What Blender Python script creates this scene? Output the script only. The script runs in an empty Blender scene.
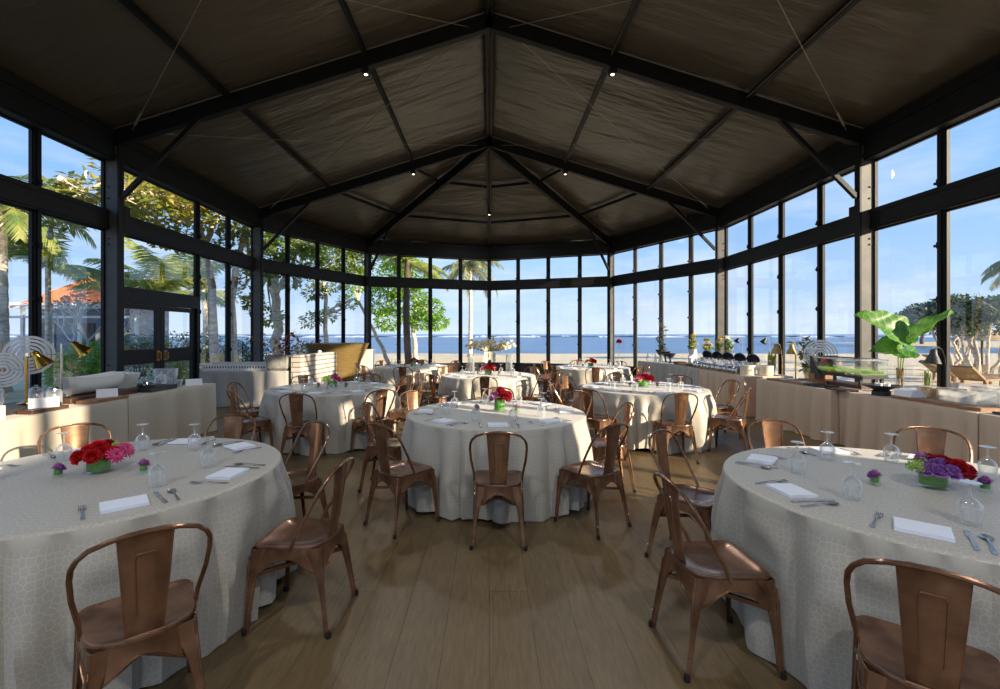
import bpy, math, random
from math import sin, cos, pi, sqrt, atan2, exp, hypot
from mathutils import Vector, Matrix, noise

random.seed(7)
scene = bpy.context.scene
COL = scene.collection

# ------------------------------------------------------------------ helpers
class MB:
    """collects shapes; build() links them as ONE mesh object"""
    def __init__(self):
        self.v = []; self.f = []; self.m = []; self.uv = None
    def add(self, vs, fs, mi=0, M=None):
        b = len(self.v)
        if M is not None:
            vs = [tuple(M @ Vector(p)) for p in vs]
        self.v.extend(tuple(p) for p in vs)
        self.f.extend(tuple(b + i for i in f) for f in fs)
        self.m.extend([mi] * len(fs))
        return self
    def box(self, c, s, mi=0, M=None):
        x, y, z = c; a, b, d = s[0] / 2, s[1] / 2, s[2] / 2
        vs = [(x + i * a, y + j * b, z + k * d) for k in (-1, 1) for j in (-1, 1) for i in (-1, 1)]
        return self.add(vs, [(0, 2, 3, 1), (4, 5, 7, 6), (0, 1, 5, 4), (2, 6, 7, 3), (0, 4, 6, 2), (1, 3, 7, 5)], mi, M)
    def bar(self, p0, p1, w, h, mi=0, up=(0, 0, 1), off=(0, 0)):
        """rectangular bar from p0 to p1, w sideways, h along 'up'"""
        p0 = Vector(p0); p1 = Vector(p1); d = (p1 - p0).normalized(); up = Vector(up)
        s = d.cross(up)
        if s.length < 1e-5: s = d.cross(Vector((1, 0, 0)))
        s.normalize(); u = s.cross(d).normalized()
        vs = []
        for p in (p0, p1):
            for a, b in ((-1, -1), (1, -1), (1, 1), (-1, 1)):
                vs.append(p + s * (a * w / 2 + off[0]) + u * (b * h / 2 + off[1]))
        return self.add(vs, [(0, 3, 2, 1), (4, 5, 6, 7), (0, 1, 5, 4), (1, 2, 6, 5), (2, 3, 7, 6), (3, 0, 4, 7)], mi)
    def tube(self, pts, r, n=8, mi=0, closed=False, caps=True):
        pts = [Vector(p) for p in pts]; L = len(pts)
        rs = r if isinstance(r, (list, tuple)) else [r] * L
        vs = []; prev = None
        for i, p in enumerate(pts):
            if closed: t = pts[(i + 1) % L] - pts[i - 1]
            else: t = pts[min(i + 1, L - 1)] - pts[max(i - 1, 0)]
            t.normalize()
            if prev is None:
                a = t.orthogonal().normalized()
            else:
                a = prev - t * prev.dot(t)
                if a.length < 1e-6: a = t.orthogonal()
                a.normalize()
            prev = a; b = t.cross(a)
            for k in range(n):
                an = 2 * pi * k / n
                vs.append(p + (a * cos(an) + b * sin(an)) * rs[i])
        fs = []
        for i in range(L if closed else L - 1):
            j = (i + 1) % L
            for k in range(n):
                k2 = (k + 1) % n
                fs.append((i * n + k, i * n + k2, j * n + k2, j * n + k))
        if caps and not closed:
            fs.append(tuple(range(n - 1, -1, -1))); fs.append(tuple((L - 1) * n + k for k in range(n)))
        return self.add(vs, fs, mi)
    def lathe(self, prof, n=24, c=(0, 0, 0), mi=0, M=None, sx=1, sy=1):
        """prof: list of (r, z); r == 0 only at the ends"""
        vs = []; rows = []
        for r, z in prof:
            if r <= 1e-6:
                rows.append([len(vs)]); vs.append((c[0], c[1], c[2] + z))
            else:
                rows.append(list(range(len(vs), len(vs) + n)))
                vs.extend((c[0] + sx * r * cos(2 * pi * k / n), c[1] + sy * r * sin(2 * pi * k / n), c[2] + z) for k in range(n))
        fs = []
        for a, b in zip(rows, rows[1:]):
            for k in range(n):
                k2 = (k + 1) % n
                if len(a) == 1 and len(b) == 1: continue
                if len(a) == 1: fs.append((a[0], b[k2], b[k]))
                elif len(b) == 1: fs.append((a[k], a[k2], b[0]))
                else: fs.append((a[k], a[k2], b[k2], b[k]))
        return self.add(vs, fs, mi, M)
    def prism(self, out, z0, z1, mi=0, M=None):
        n = len(out)
        vs = [(x, y, z0) for x, y in out] + [(x, y, z1) for x, y in out]
        fs = [tuple(range(n - 1, -1, -1)), tuple(range(n, 2 * n))]
        fs += [(i, (i + 1) % n, n + (i + 1) % n, n + i) for i in range(n)]
        return self.add(vs, fs, mi, M)
    def grid(self, fn, nu, nv, mi=0, M=None, wrap=False):
        vs = [fn(i / nu, j / nv) for j in range(nv + 1) for i in range(nu + (0 if wrap else 1))]
        w = nu if wrap else nu + 1
        fs = []
        for j in range(nv):
            for i in range(nu):
                i2 = (i + 1) % w
                fs.append((j * w + i, j * w + i2, (j + 1) * w + i2, (j + 1) * w + i))
        return self.add(vs, fs, mi, M)
    def mesh(self, name, mats, smooth=True):
        me = bpy.data.meshes.new(name)
        me.from_pydata(self.v, [], self.f)
        for m in (mats if isinstance(mats, (list, tuple)) else [mats]):
            me.materials.append(m)
        if any(self.m): me.polygons.foreach_set('material_index', self.m)
        if self.uv is not None:
            l = me.uv_layers.new(name='UVMap')
            for li, lp in enumerate(me.loops):
                l.data[li].uv = self.uv[lp.vertex_index]
        if smooth:
            me.polygons.foreach_set('use_smooth', [True] * len(me.polygons))
            try: me.set_sharp_from_angle(angle=math.radians(smooth if smooth is not True else 40))
            except Exception: pass
        me.update()
        return me
    def build(self, name, mats, parent=None, smooth=True, loc=None, rz=None):
        o = bpy.data.objects.new(name, self.mesh(name, mats, smooth)); COL.objects.link(o)
        if parent is not None: o.parent = parent
        if loc is not None: o.location = loc
        if rz is not None: o.rotation_euler = (0, 0, rz)
        return o

def tag(o, label=None, cat=None, group=None, kind=None):
    if label: o['label'] = label
    if cat: o['category'] = cat
    if group: o['group'] = group
    if kind: o['kind'] = kind
    return o
def thing(name, label, cat, loc=(0, 0, 0), rz=0, group=None):
    o = bpy.data.objects.new(name, None); COL.objects.link(o)
    o.empty_display_size = .1
    o.location = loc; o.rotation_euler = (0, 0, rz)
    return tag(o, label, cat, group)
KIDS = {}
def dup(src, loc, rz=0, label=None, group=None):
    """copy of a thing with copies of its parts and sub-parts"""
    r = src.copy(); COL.objects.link(r); r.location = loc; r.rotation_euler = (0, 0, rz)
    if label: r['label'] = label
    if group: r['group'] = group
    kids = KIDS.get(src.name)
    if kids is None:
        kids = [(c, list(c.children)) for c in src.children]; KIDS[src.name] = kids
    for ch, gs in kids:
        c = ch.copy(); COL.objects.link(c); c.parent = r
        for g in gs:
            d = g.copy(); COL.objects.link(d); d.parent = c
    return r
def struct(name, mb, mats, label=None, smooth=False, parent=None):
    o = mb.build(name, mats, parent, smooth)
    if parent is None: tag(o, label, None, None, 'structure')
    return o

# ------------------------------------------------------------------ materials
def srgb(r, g, b):
    f = lambda c: (c / 255 / 12.92) if c / 255 <= .04045 else ((c / 255 + .055) / 1.055) ** 2.4
    return (f(r), f(g), f(b), 1)
class NT:
    def __init__(self, m):
        m.use_nodes = True
        self.t = m.node_tree; self.n = self.t.nodes; self.n.clear()
    def new(self, t, **kw):
        nd = self.n.new(t)
        for k, v in kw.items():
            if k in nd.inputs: nd.inputs[k].default_value = v
            else: setattr(nd, k, v)
        return nd
    def link(self, a, b): self.t.links.new(a, b)
def mat(name, col, rough=.5, metal=0., col2=None, nscale=8., stretch=(1, 1, 1), bump=0., bscale=None, spec=.5, coat=0., trans=0., sub=0., coords='Object', contrast=(.35, .65)):
    m = bpy.data.materials.new(name); t = NT(m)
    out = t.new('ShaderNodeOutputMaterial'); p = t.new('ShaderNodeBsdfPrincipled')
    t.link(p.outputs[0], out.inputs[0])
    p.inputs['Base Color'].default_value = col; p.inputs['Roughness'].default_value = rough
    p.inputs['Metallic'].default_value = metal; p.inputs['Specular IOR Level'].default_value = spec
    p.inputs['Coat Weight'].default_value = coat
    p.inputs['Transmission Weight'].default_value = trans
    if sub: p.inputs['Subsurface Weight'].default_value = sub; p.inputs['Subsurface Radius'].default_value = (.02, .02, .01)
    tc = t.new('ShaderNodeTexCoord'); mp = t.new('ShaderNodeMapping'); mp.inputs['Scale'].default_value = stretch
    t.link(tc.outputs[coords], mp.inputs[0])
    nz = t.new('ShaderNodeTexNoise', Scale=nscale, Detail=5.0, Roughness=.6); t.link(mp.outputs[0], nz.inputs['Vector'])
    if col2:
        cr = t.new('ShaderNodeValToRGB'); cr.color_ramp.elements[0].color = col; cr.color_ramp.elements[1].color = col2
        cr.color_ramp.elements[0].position, cr.color_ramp.elements[1].position = contrast
        t.link(nz.outputs[0], cr.inputs[0]); t.link(cr.outputs[0], p.inputs['Base Color'])
    if bump:
        b = t.new('ShaderNodeBump', Strength=bump, Distance=.01)
        if bscale:
            nz2 = t.new('ShaderNodeTexNoise', Scale=bscale, Detail=3.0); t.link(mp.outputs[0], nz2.inputs['Vector']); t.link(nz2.outputs[0], b.inputs['Height'])
        else: t.link(nz.outputs[0], b.inputs['Height'])
        t.link(b.outputs[0], p.inputs['Normal'])
    m.diffuse_color = col
    return m
def thin_glass(name, tint=(1, 1, 1, 1), base=.05, edge=.6, rough=.02, power=.35, glint=0):
    """thin clear sheet: transparent with a fresnel-like reflection"""
    m = bpy.data.materials.new(name); t = NT(m)
    out = t.new('ShaderNodeOutputMaterial'); mx = t.new('ShaderNodeMixShader')
    tr = t.new('ShaderNodeBsdfTransparent', Color=tint); gl = t.new('ShaderNodeBsdfGlossy', Roughness=rough)
    lw = t.new('ShaderNodeLayerWeight', Blend=power)
    mr = t.new('ShaderNodeMapRange'); mr.inputs['To Min'].default_value = base; mr.inputs['To Max'].default_value = edge
    t.link(lw.outputs['Facing'], mr.inputs[0]); t.link(mr.outputs[0], mx.inputs[0])
    t.link(tr.outputs[0], mx.inputs[1]); t.link(gl.outputs[0], mx.inputs[2])
    if glint:  # white diffuse, stronger at the edges, stands in for bright highlights
        df = t.new('ShaderNodeBsdfDiffuse', Color=(.95, .96, .97, 1)); tl = t.new('ShaderNodeBsdfTranslucent', Color=(.95, .96, .97, 1)); m0 = t.new('ShaderNodeMixShader', Fac=.5); t.link(df.outputs[0], m0.inputs[1]); t.link(tl.outputs[0], m0.inputs[2])
        m2 = t.new('ShaderNodeMixShader'); mr2 = t.new('ShaderNodeMapRange'); mr2.inputs['To Min'].default_value = glint * .4; mr2.inputs['To Max'].default_value = min(1, glint * 2.5); t.link(lw.outputs['Facing'], mr2.inputs[0])
        t.link(mr2.outputs[0], m2.inputs[0]); t.link(mx.outputs[0], m2.inputs[1]); t.link(m0.outputs[0], m2.inputs[2]); t.link(m2.outputs[0], out.inputs[0])
    else: t.link(mx.outputs[0], out.inputs[0])
    return m
def leaf_mat(name, c1, c2, trans=.35, rough=.45):
    m = bpy.data.materials.new(name); t = NT(m)
    out = t.new('ShaderNodeOutputMaterial'); p = t.new('ShaderNodeBsdfPrincipled', Roughness=rough)
    tl = t.new('ShaderNodeBsdfTranslucent'); mx = t.new('ShaderNodeMixShader', Fac=trans)
    tc = t.new('ShaderNodeTexCoord'); nz = t.new('ShaderNodeTexNoise', Scale=3.0, Detail=4.0); t.link(tc.outputs['Object'], nz.inputs['Vector'])
    cr = t.new('ShaderNodeValToRGB'); cr.color_ramp.elements[0].color = c1; cr.color_ramp.elements[1].color = c2
    cr.color_ramp.elements[0].position = .38; cr.color_ramp.elements[1].position = .62
    t.link(nz.outputs[0], cr.inputs[0]); t.link(cr.outputs[0], p.inputs['Base Color']); t.link(cr.outputs[0], tl.inputs[0])
    t.link(p.outputs[0], mx.inputs[1]); t.link(tl.outputs[0], mx.inputs[2]); t.link(mx.outputs[0], out.inputs[0])
    return m

M = {}
M['steel'] = mat('dark_steel', srgb(21, 22, 25), .5, 0, srgb(28, 29, 32), 3, bump=.02, spec=.25)
M['steel_post'] = mat('charcoal_post', srgb(80, 80, 80), .5, .1, srgb(96, 94, 90), 4, bump=.03, spec=.3)
M['alu'] = mat('grey_aluminium', srgb(158, 150, 138), .45, .5)
M['rubber'] = mat('black_rubber', srgb(22, 22, 22), .7)
M['black'] = mat('black_paint', srgb(22, 23, 25), .4)
M['vglass'] = thin_glass('vase_glass', (.97, .99, .98, 1), .03, .45, .02, .3)
M['pane'] = thin_glass('window_glass', (.97, .985, .98, 1), .02, .5, .0, .25)
M['glass'] = thin_glass('clear_glass', (.97, .985, .985, 1), .07, .85, .02, .4, .22)
M['crystal'] = thin_glass('crystal_glass', (.93, .96, .97, 1), .16, .95, .05, .5, .42)
M['copper'] = mat('brown_copper', srgb(114, 82, 61), .23, .75, srgb(172, 132, 104), 6, bump=.02, bscale=30)
M['copper_seat'] = mat('copper_seat', srgb(114, 84, 67), .22, .7, srgb(160, 122, 100), 9, bump=.02, bscale=30)
M['napkin'] = mat('white_linen', srgb(226, 230, 240), .8, bump=.1, bscale=300)
M['chrome'] = mat('polished_steel', srgb(206, 206, 208), .14, 1.)
M['cutlery'] = mat('cutlery_steel', srgb(200, 198, 194), .27, .85)
M['silver'] = mat('brushed_silver', srgb(214, 216, 220), .32, .6)
M['brass'] = mat('polished_brass', srgb(202, 160, 70), .18, 1., srgb(220, 180, 90), 5)
M['brass_old'] = mat('brushed_brass', srgb(146, 122, 76), .4, .6, srgb(172, 146, 92), 5, stretch=(1, 1, 14))
M['white'] = mat('white_ceramic', srgb(236, 234, 228), .25, coat=.3)
M['cream'] = mat('cream_ceramic', srgb(228, 222, 200), .4, 0, srgb(214, 212, 184), 7)
M['card'] = mat('white_card', srgb(236, 237, 240), .7)
M['wood'] = mat('board_wood', srgb(120, 84, 54), .5, 0, srgb(168, 126, 86), 5, stretch=(8, 1, 8), bump=.1)
M['wood_dark'] = mat('walnut_wood', srgb(62, 42, 30), .45, 0, srgb(90, 62, 42), 5, stretch=(8, 1, 8), bump=.1)
M['slate'] = mat('black_slate', srgb(36, 36, 38), .5, 0, srgb(56, 56, 58), 10, bump=.2)
M['stone_grey'] = mat('grey_stone', srgb(120, 120, 116), .8, 0, srgb(160, 158, 150), 6, bump=.3)
M['onyx'] = mat('pale_onyx', srgb(226, 204, 166), .3, 0, srgb(150, 122, 90), 9, sub=.2)
M['water'] = thin_glass('vase_water', (.86, .95, .86, 1), .04, .5)
M['vase_green'] = mat('vase_leaf_lining', srgb(70, 128, 48), .35, 0, srgb(104, 160, 66), 14, stretch=(1, 1, 4), spec=.5)
M['trunk'] = mat('pale_bark', srgb(226, 212, 192), .9, 0, srgb(166, 150, 130), 3, stretch=(2, 2, 6), bump=.6, bscale=12)
M['trunk_dark'] = mat('brown_bark', srgb(110, 94, 78), .9, 0, srgb(70, 60, 52), 4, stretch=(2, 2, 6), bump=.6, bscale=12)
M['leaf'] = leaf_mat('broad_leaf', srgb(112, 144, 54), srgb(166, 176, 80), .5)
M['leaf_gold'] = leaf_mat('sunny_leaf', srgb(132, 150, 60), srgb(200, 186, 100), .5)
M['leaf_bright'] = leaf_mat('bright_leaf', srgb(112, 160, 44), srgb(156, 196, 62), .45)
M['leaf_dark'] = leaf_mat('grey_green_leaf', srgb(66, 84, 52), srgb(108, 120, 74), .2)
M['leaf_far'] = leaf_mat('far_leaf', srgb(88, 106, 84), srgb(120, 132, 104), .2)
M['leaf_rust'] = leaf_mat('rusty_leaf', srgb(120, 64, 40), srgb(176, 108, 72), .3)
M['frond'] = leaf_mat('palm_frond', srgb(116, 140, 70), srgb(178, 182, 98), .45)
M['frond_dull'] = leaf_mat('palm_frond_dull', srgb(120, 132, 92), srgb(160, 160, 116), .3)
M['alocasia'] = leaf_mat('giant_leaf', srgb(76, 132, 50), srgb(116, 168, 76), .35, .45)
M['grass'] = leaf_mat('wheat_grass', srgb(120, 180, 40), srgb(160, 206, 60), .3)
M['stem'] = leaf_mat('green_stem', srgb(112, 140, 50), srgb(170, 170, 84), .1)
M['twig'] = mat('dry_twig', srgb(106, 82, 66), .8)
def petal(n, a, b): return leaf_mat(n, a, b, .2, .6)
M['red'] = petal('red_petal', srgb(186, 14, 28), srgb(216, 30, 40))
M['crimson'] = petal('crimson_petal', srgb(138, 12, 30), srgb(178, 22, 44))
M['purple'] = petal('purple_petal', srgb(128, 78, 152), srgb(166, 112, 184))
M['magenta'] = petal('magenta_petal', srgb(196, 46, 108), srgb(220, 84, 140))
M['mauve'] = petal('mauve_petal', srgb(166, 100, 152), srgb(190, 130, 176))
M['lime'] = petal('lime_petal', srgb(140, 180, 70), srgb(176, 206, 104))
M['orange'] = petal('orange_petal', srgb(220, 82, 44), srgb(236, 120, 80))
M['dusty'] = petal('dusty_petal', srgb(150, 84, 80), srgb(178, 110, 100))
M['white_petal'] = petal('white_petal', srgb(240, 236, 216), srgb(248, 246, 236))
M['yellow'] = petal('yellow_petal', srgb(206, 172, 84), srgb(228, 200, 118))
M['roof_tile'] = mat('orange_tile', srgb(206, 104, 48), .8, 0, srgb(226, 140, 78), 6, stretch=(1, 1, 12), bump=.5)
M['plaster'] = mat('pale_plaster', srgb(214, 212, 206), .9, 0, srgb(196, 196, 192), 2)
M['grey_wall'] = mat('grey_plaster', srgb(126, 130, 138), .9, 0, srgb(106, 110, 118), 2)
M['hedge'] = leaf_mat('hedge_leaf', srgb(78, 104, 48), srgb(130, 140, 72), .2)
M['bloom'] = leaf_mat('peach_bloom', srgb(214, 140, 104), srgb(232, 178, 140), .3)
M['umbrella'] = mat('thatch', srgb(170, 140, 100), .9, 0, srgb(196, 168, 126), 14, bump=.4)

def make_special():
    # ---- roof membrane: dark grey PVC with soft long wrinkles
    m = bpy.data.materials.new('roof_membrane'); t = NT(m); M['membrane'] = m
    out = t.new('ShaderNodeOutputMaterial'); p = t.new('ShaderNodeBsdfPrincipled', Roughness=.3)
    p.inputs['Base Color'].default_value = srgb(84, 77, 66); p.inputs['Specular IOR Level'].default_value = .55
    tc = t.new('ShaderNodeTexCoord'); mp = t.new('ShaderNodeMapping'); mp.inputs['Scale'].default_value = (.5, 2.2, .5)
    t.link(tc.outputs['Object'], mp.inputs[0])
    n1 = t.new('ShaderNodeTexNoise', Scale=1.1, Detail=4.0, Roughness=.55); t.link(mp.outputs[0], n1.inputs['Vector'])
    b = t.new('ShaderNodeBump', Strength=.55, Distance=.12); t.link(n1.outputs[0], b.inputs['Height'])
    t.link(b.outputs[0], p.inputs['Normal']); t.link(p.outputs[0], out.inputs[0])
    # ---- damask with a crackle net
    for key, base, line, sc, rough in (('damask', srgb(175, 168, 155), srgb(193, 187, 174), 41, .38), ):
        m = bpy.data.materials.new('crackle_damask'); t = NT(m); M[key] = m
        out = t.new('ShaderNodeOutputMaterial'); p = t.new('ShaderNodeBsdfPrincipled', Roughness=rough)
        p.inputs['Sheen Weight'].default_value = .2
        uv = t.new('ShaderNodeTexCoord'); vo = t.new('ShaderNodeTexVoronoi', Scale=sc, Randomness=.7); vo.feature = 'DISTANCE_TO_EDGE'; vo.voronoi_dimensions = '2D'
        mp = t.new('ShaderNodeMapping'); mp.inputs['Scale'].default_value = (1, .8, 1)
        t.link(uv.outputs['UV'], mp.inputs[0]); t.link(mp.outputs[0], vo.inputs['Vector'])
        cr = t.new('ShaderNodeValToRGB'); cr.color_ramp.elements[0].color = (1, 1, 1, 1); cr.color_ramp.elements[1].color = (0, 0, 0, 1)
        cr.color_ramp.elements[0].position = .03; cr.color_ramp.elements[1].position = .075
        t.link(vo.outputs['Distance'], cr.inputs[0])
        nz = t.new('ShaderNodeTexNoise', Scale=60.0, Detail=2.0); t.link(uv.outputs['UV'], nz.inputs['Vector'])
        mx = t.new('ShaderNodeMix'); mx.data_type = 'RGBA'; mx.inputs[6].default_value = base; mx.inputs[7].default_value = line
        t.link(cr.outputs[0], mx.inputs[0]); t.link(mx.outputs[2], p.inputs['Base Color'])
        mr = t.new('ShaderNodeMapRange'); mr.inputs['To Min'].default_value = .5; mr.inputs['To Max'].default_value = .28
        t.link(cr.outputs[0], mr.inputs[0]); t.link(mr.outputs[0], p.inputs['Roughness'])
        b = t.new('ShaderNodeBump', Strength=.12, Distance=.004); t.link(cr.outputs[0], b.inputs['Height']); t.link(b.outputs[0], p.inputs['Normal'])
        t.link(p.outputs[0], out.inputs[0])
    # ---- buffet linen: fine weave
    for key, c1, c2 in (('linen', srgb(208, 184, 160), srgb(192, 168, 146)), ('linen_cream', srgb(192, 182, 164), srgb(174, 165, 148)), ('linen_grey', srgb(176, 172, 166), srgb(158, 155, 150))):
        m = bpy.data.materials.new('buffet_' + key); t = NT(m); M[key] = m
        out = t.new('ShaderNodeOutputMaterial'); p = t.new('ShaderNodeBsdfPrincipled', Roughness=.7); p.inputs['Sheen Weight'].default_value = .2
        uv = t.new('ShaderNodeTexCoord'); w = t.new('ShaderNodeTexChecker', Scale=170.0); w.inputs['Color1'].default_value = c1; w.inputs['Color2'].default_value = c2
        t.link(uv.outputs['UV'], w.inputs['Vector']); t.link(w.outputs[0], p.inputs['Base Color']); t.link(p.outputs[0], out.inputs[0])
    # ---- floor: long planks running away from the camera
    m = bpy.data.materials.new('plank_floor'); t = NT(m); M['floor'] = m
    out = t.new('ShaderNodeOutputMaterial'); p = t.new('ShaderNodeBsdfPrincipled', Roughness=.42)
    tc = t.new('ShaderNodeTexCoord'); rot = t.new('ShaderNodeMapping'); rot.inputs['Rotation'].default_value = (0, 0, pi / 2)
    t.link(tc.outputs['Object'], rot.inputs[0])
    br = t.new('ShaderNodeTexBrick', Scale=1.0); br.inputs['Brick Width'].default_value = 1.85; br.inputs['Row Height'].default_value = .23
    br.inputs['Mortar Size'].default_value = .0025; br.inputs['Color1'].default_value = srgb(118, 100, 71); br.inputs['Color2'].default_value = srgb(111, 93, 65)
    br.inputs['Mortar'].default_value = srgb(82, 67, 46); br.inputs['Mortar Smooth'].default_value = .3; br.inputs['Bias'].default_value = 0
    t.link(rot.outputs[0], br.inputs['Vector'])
    mp = t.new('ShaderNodeMapping'); mp.inputs['Scale'].default_value = (34, 3.0, 1); t.link(tc.outputs['Object'], mp.inputs[0])
    nz = t.new('ShaderNodeTexNoise', Scale=2.0, Detail=6.0, Roughness=.7); t.link(mp.outputs[0], nz.inputs['Vector'])
    nz2 = t.new('ShaderNodeTexNoise', Scale=.8, Detail=3.0); t.link(tc.outputs['Object'], nz2.inputs['Vector'])
    cr = t.new('ShaderNodeValToRGB'); cr.color_ramp.elements[0].position = .3; cr.color_ramp.elements[0].color = (.62, .6, .56, 1); cr.color_ramp.elements[1].position = .7; cr.color_ramp.elements[1].color = (1.12, 1.1, 1.06, 1)
    t.link(nz.outputs[0], cr.inputs[0])
    cr2 = t.new('ShaderNodeValToRGB'); cr2.color_ramp.elements[0].position = .3; cr2.color_ramp.elements[0].color = (.86, .85, .84, 1); cr2.color_ramp.elements[1].position = .7; cr2.color_ramp.elements[1].color = (1.08, 1.06, 1.04, 1)
    t.link(nz2.outputs[0], cr2.inputs[0])
    m1 = t.new('ShaderNodeMix'); m1.data_type = 'RGBA'; m1.blend_type = 'MULTIPLY'; m1.inputs[0].default_value = 1; t.link(br.outputs[0], m1.inputs[6]); t.link(cr.outputs[0], m1.inputs[7])
    m2 = t.new('ShaderNodeMix'); m2.data_type = 'RGBA'; m2.blend_type = 'MULTIPLY'; m2.inputs[0].default_value = 1; t.link(m1.outputs[2], m2.inputs[6]); t.link(cr2.outputs[0], m2.inputs[7])
    t.link(m2.outputs[2], p.inputs['Base Color'])
    b = t.new('ShaderNodeBump', Strength=.12, Distance=.004); t.link(nz.outputs[0], b.inputs['Height']); t.link(b.outputs[0], p.inputs['Normal'])
    t.link(p.outputs[0], out.inputs[0])
    # ---- whitewashed bricks
    m = bpy.data.materials.new('whitewashed_brick'); t = NT(m); M['brick'] = m
    out = t.new('ShaderNodeOutputMaterial'); p = t.new('ShaderNodeBsdfPrincipled', Roughness=.85)
    tc = t.new('ShaderNodeTexCoord'); br = t.new('ShaderNodeTexBrick', Scale=1.0); br.inputs['Brick Width'].default_value = .42; br.inputs['Row Height'].default_value = .105
    br.inputs['Mortar Size'].default_value = .012; br.inputs['Color1'].default_value = srgb(206, 199, 190); br.inputs['Color2'].default_value = srgb(190, 180, 168); br.inputs['Mortar'].default_value = srgb(128, 116, 104)
    t.link(tc.outputs['UV'], br.inputs['Vector']); t.link(br.outputs[0], p.inputs['Base Color'])
    b = t.new('ShaderNodeBump', Strength=.6, Distance=.02); b.invert = True; t.link(br.outputs['Fac'], b.inputs['Height']); t.link(b.outputs[0], p.inputs['Normal']); t.link(p.outputs[0], out.inputs[0])
    # ---- sea
    m = bpy.data.materials.new('sea_water'); t = NT(m); M['sea'] = m
    out = t.new('ShaderNodeOutputMaterial'); p = t.new('ShaderNodeBsdfPrincipled', Roughness=.35); p.inputs['Specular IOR Level'].default_value = .25
    tc = t.new('ShaderNodeTexCoord'); mp = t.new('ShaderNodeMapping'); mp.inputs['Scale'].default_value = (.02, .16, 1); t.link(tc.outputs['Object'], mp.inputs[0])
    nz = t.new('ShaderNodeTexNoise', Scale=4.0, Detail=6.0, Roughness=.7); t.link(mp.outputs[0], nz.inputs['Vector'])
    cr = t.new('ShaderNodeValToRGB'); e = cr.color_ramp.elements; e[0].position = .35; e[0].color = srgb(76, 108, 136); e[1].position = .7; e[1].color = srgb(130, 156, 172)
    t.link(nz.outputs[0], cr.inputs[0]); t.link(cr.outputs[0], p.inputs['Base Color']); t.link(p.outputs[0], out.inputs[0])
    M['foam'] = mat('sea_foam', srgb(238, 242, 246), .8, 0, srgb(222, 230, 238), .2)
    # ---- sand
    m = bpy.data.materials.new('beach_sand'); t = NT(m); M['sand'] = m
    out = t.new('ShaderNodeOutputMaterial'); p = t.new('ShaderNodeBsdfPrincipled', Roughness=.95); p.inputs['Specular IOR Level'].default_value = .1
    tc = t.new('ShaderNodeTexCoord'); nz = t.new('ShaderNodeTexNoise', Scale=1.3, Detail=8.0, Roughness=.7); t.link(tc.outputs['Object'], nz.inputs['Vector'])
    cr = t.new('ShaderNodeValToRGB'); e = cr.color_ramp.elements; e[0].position = .35; e[0].color = srgb(222, 200, 156); e[1].position = .62; e[1].color = srgb(242, 222, 178)
    t.link(nz.outputs[0], cr.inputs[0]); t.link(cr.outputs[0], p.inputs['Base Color'])
    b = t.new('ShaderNodeBump', Strength=.7, Distance=.08); t.link(nz.outputs[0], b.inputs['Height']); t.link(b.outputs[0], p.inputs['Normal']); t.link(p.outputs[0], out.inputs[0])
    # ---- giant leaf with pale ribs
    m = M['alocasia']; t = m.node_tree; N = t.nodes
    uv = N.new('ShaderNodeTexCoord'); sp = N.new('ShaderNodeSeparateXYZ'); t.links.new(uv.outputs['UV'], sp.inputs[0])
    def mth(op, a, b=None):
        nd = N.new('ShaderNodeMath'); nd.operation = op
        for i, q in enumerate((a, b)):
            if q is None: continue
            if isinstance(q, (int, float)): nd.inputs[i].default_value = q
            else: t.links.new(q, nd.inputs[i])
        return nd.outputs[0]
    q = mth('ABSOLUTE', mth('SUBTRACT', mth('MULTIPLY', sp.outputs[0], 2.), 1.))
    w = mth('ABSOLUTE', mth('SUBTRACT', mth('FRACT', mth('SUBTRACT', mth('MULTIPLY', sp.outputs[1], 7.), mth('MULTIPLY', q, 2.2))), .5))
    rib = mth('MAXIMUM', mth('LESS_THAN', w, .06), mth('LESS_THAN', q, .035))
    mx = N.new('ShaderNodeMix'); mx.data_type = 'RGBA'; mx.inputs[7].default_value = srgb(168, 200, 128); t.links.new(mth('MULTIPLY', rib, .6), mx.inputs[0])
    cr = [n_ for n_ in N if n_.type == 'VALTORGB'][0]; t.links.new(cr.outputs[0], mx.inputs[6])
    for n_ in N:
        if n_.type == 'BSDF_PRINCIPLED': t.links.new(mx.outputs[2], n_.inputs['Base Color'])
        if n_.type == 'BSDF_TRANSLUCENT': t.links.new(mx.outputs[2], n_.inputs[0])
    # ---- glowing lamp lens
    m = bpy.data.materials.new('lamp_lens'); t = NT(m); M['lens'] = m
    out = t.new('ShaderNodeOutputMaterial'); em = t.new('ShaderNodeEmission', Color=(1, .86, .66, 1), Strength=6.0); t.link(em.outputs[0], out.inputs[0])
make_special()
# ------------------------------------------------------------------ the pavilion
W = 6.71
FY = [-6.96, -1.96, 3.04, 8.04, 13.04]
ZS, ZM0, ZM1, ZE0, ZE1 = .38, 3.37, 3.72, 4.57, 5.0
ZEV, ZAP = 5.10, 7.20            # roof skin at the wall and at the ridge
P3L, P3R, P4 = Vector((-4.65, 17.33)), Vector((4.65, 17.33)), Vector((0, 18.9))
def roof_z(x): return ZEV + (W - abs(x)) / W * (ZAP - ZEV)
V2 = lambda x, y: Vector((x, y))
# floor
f = MB().box((0, 6, -.06), (13.8, 27, .12)); struct('floor', f, M['floor'], 'wood plank floor of the pavilion')
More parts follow.
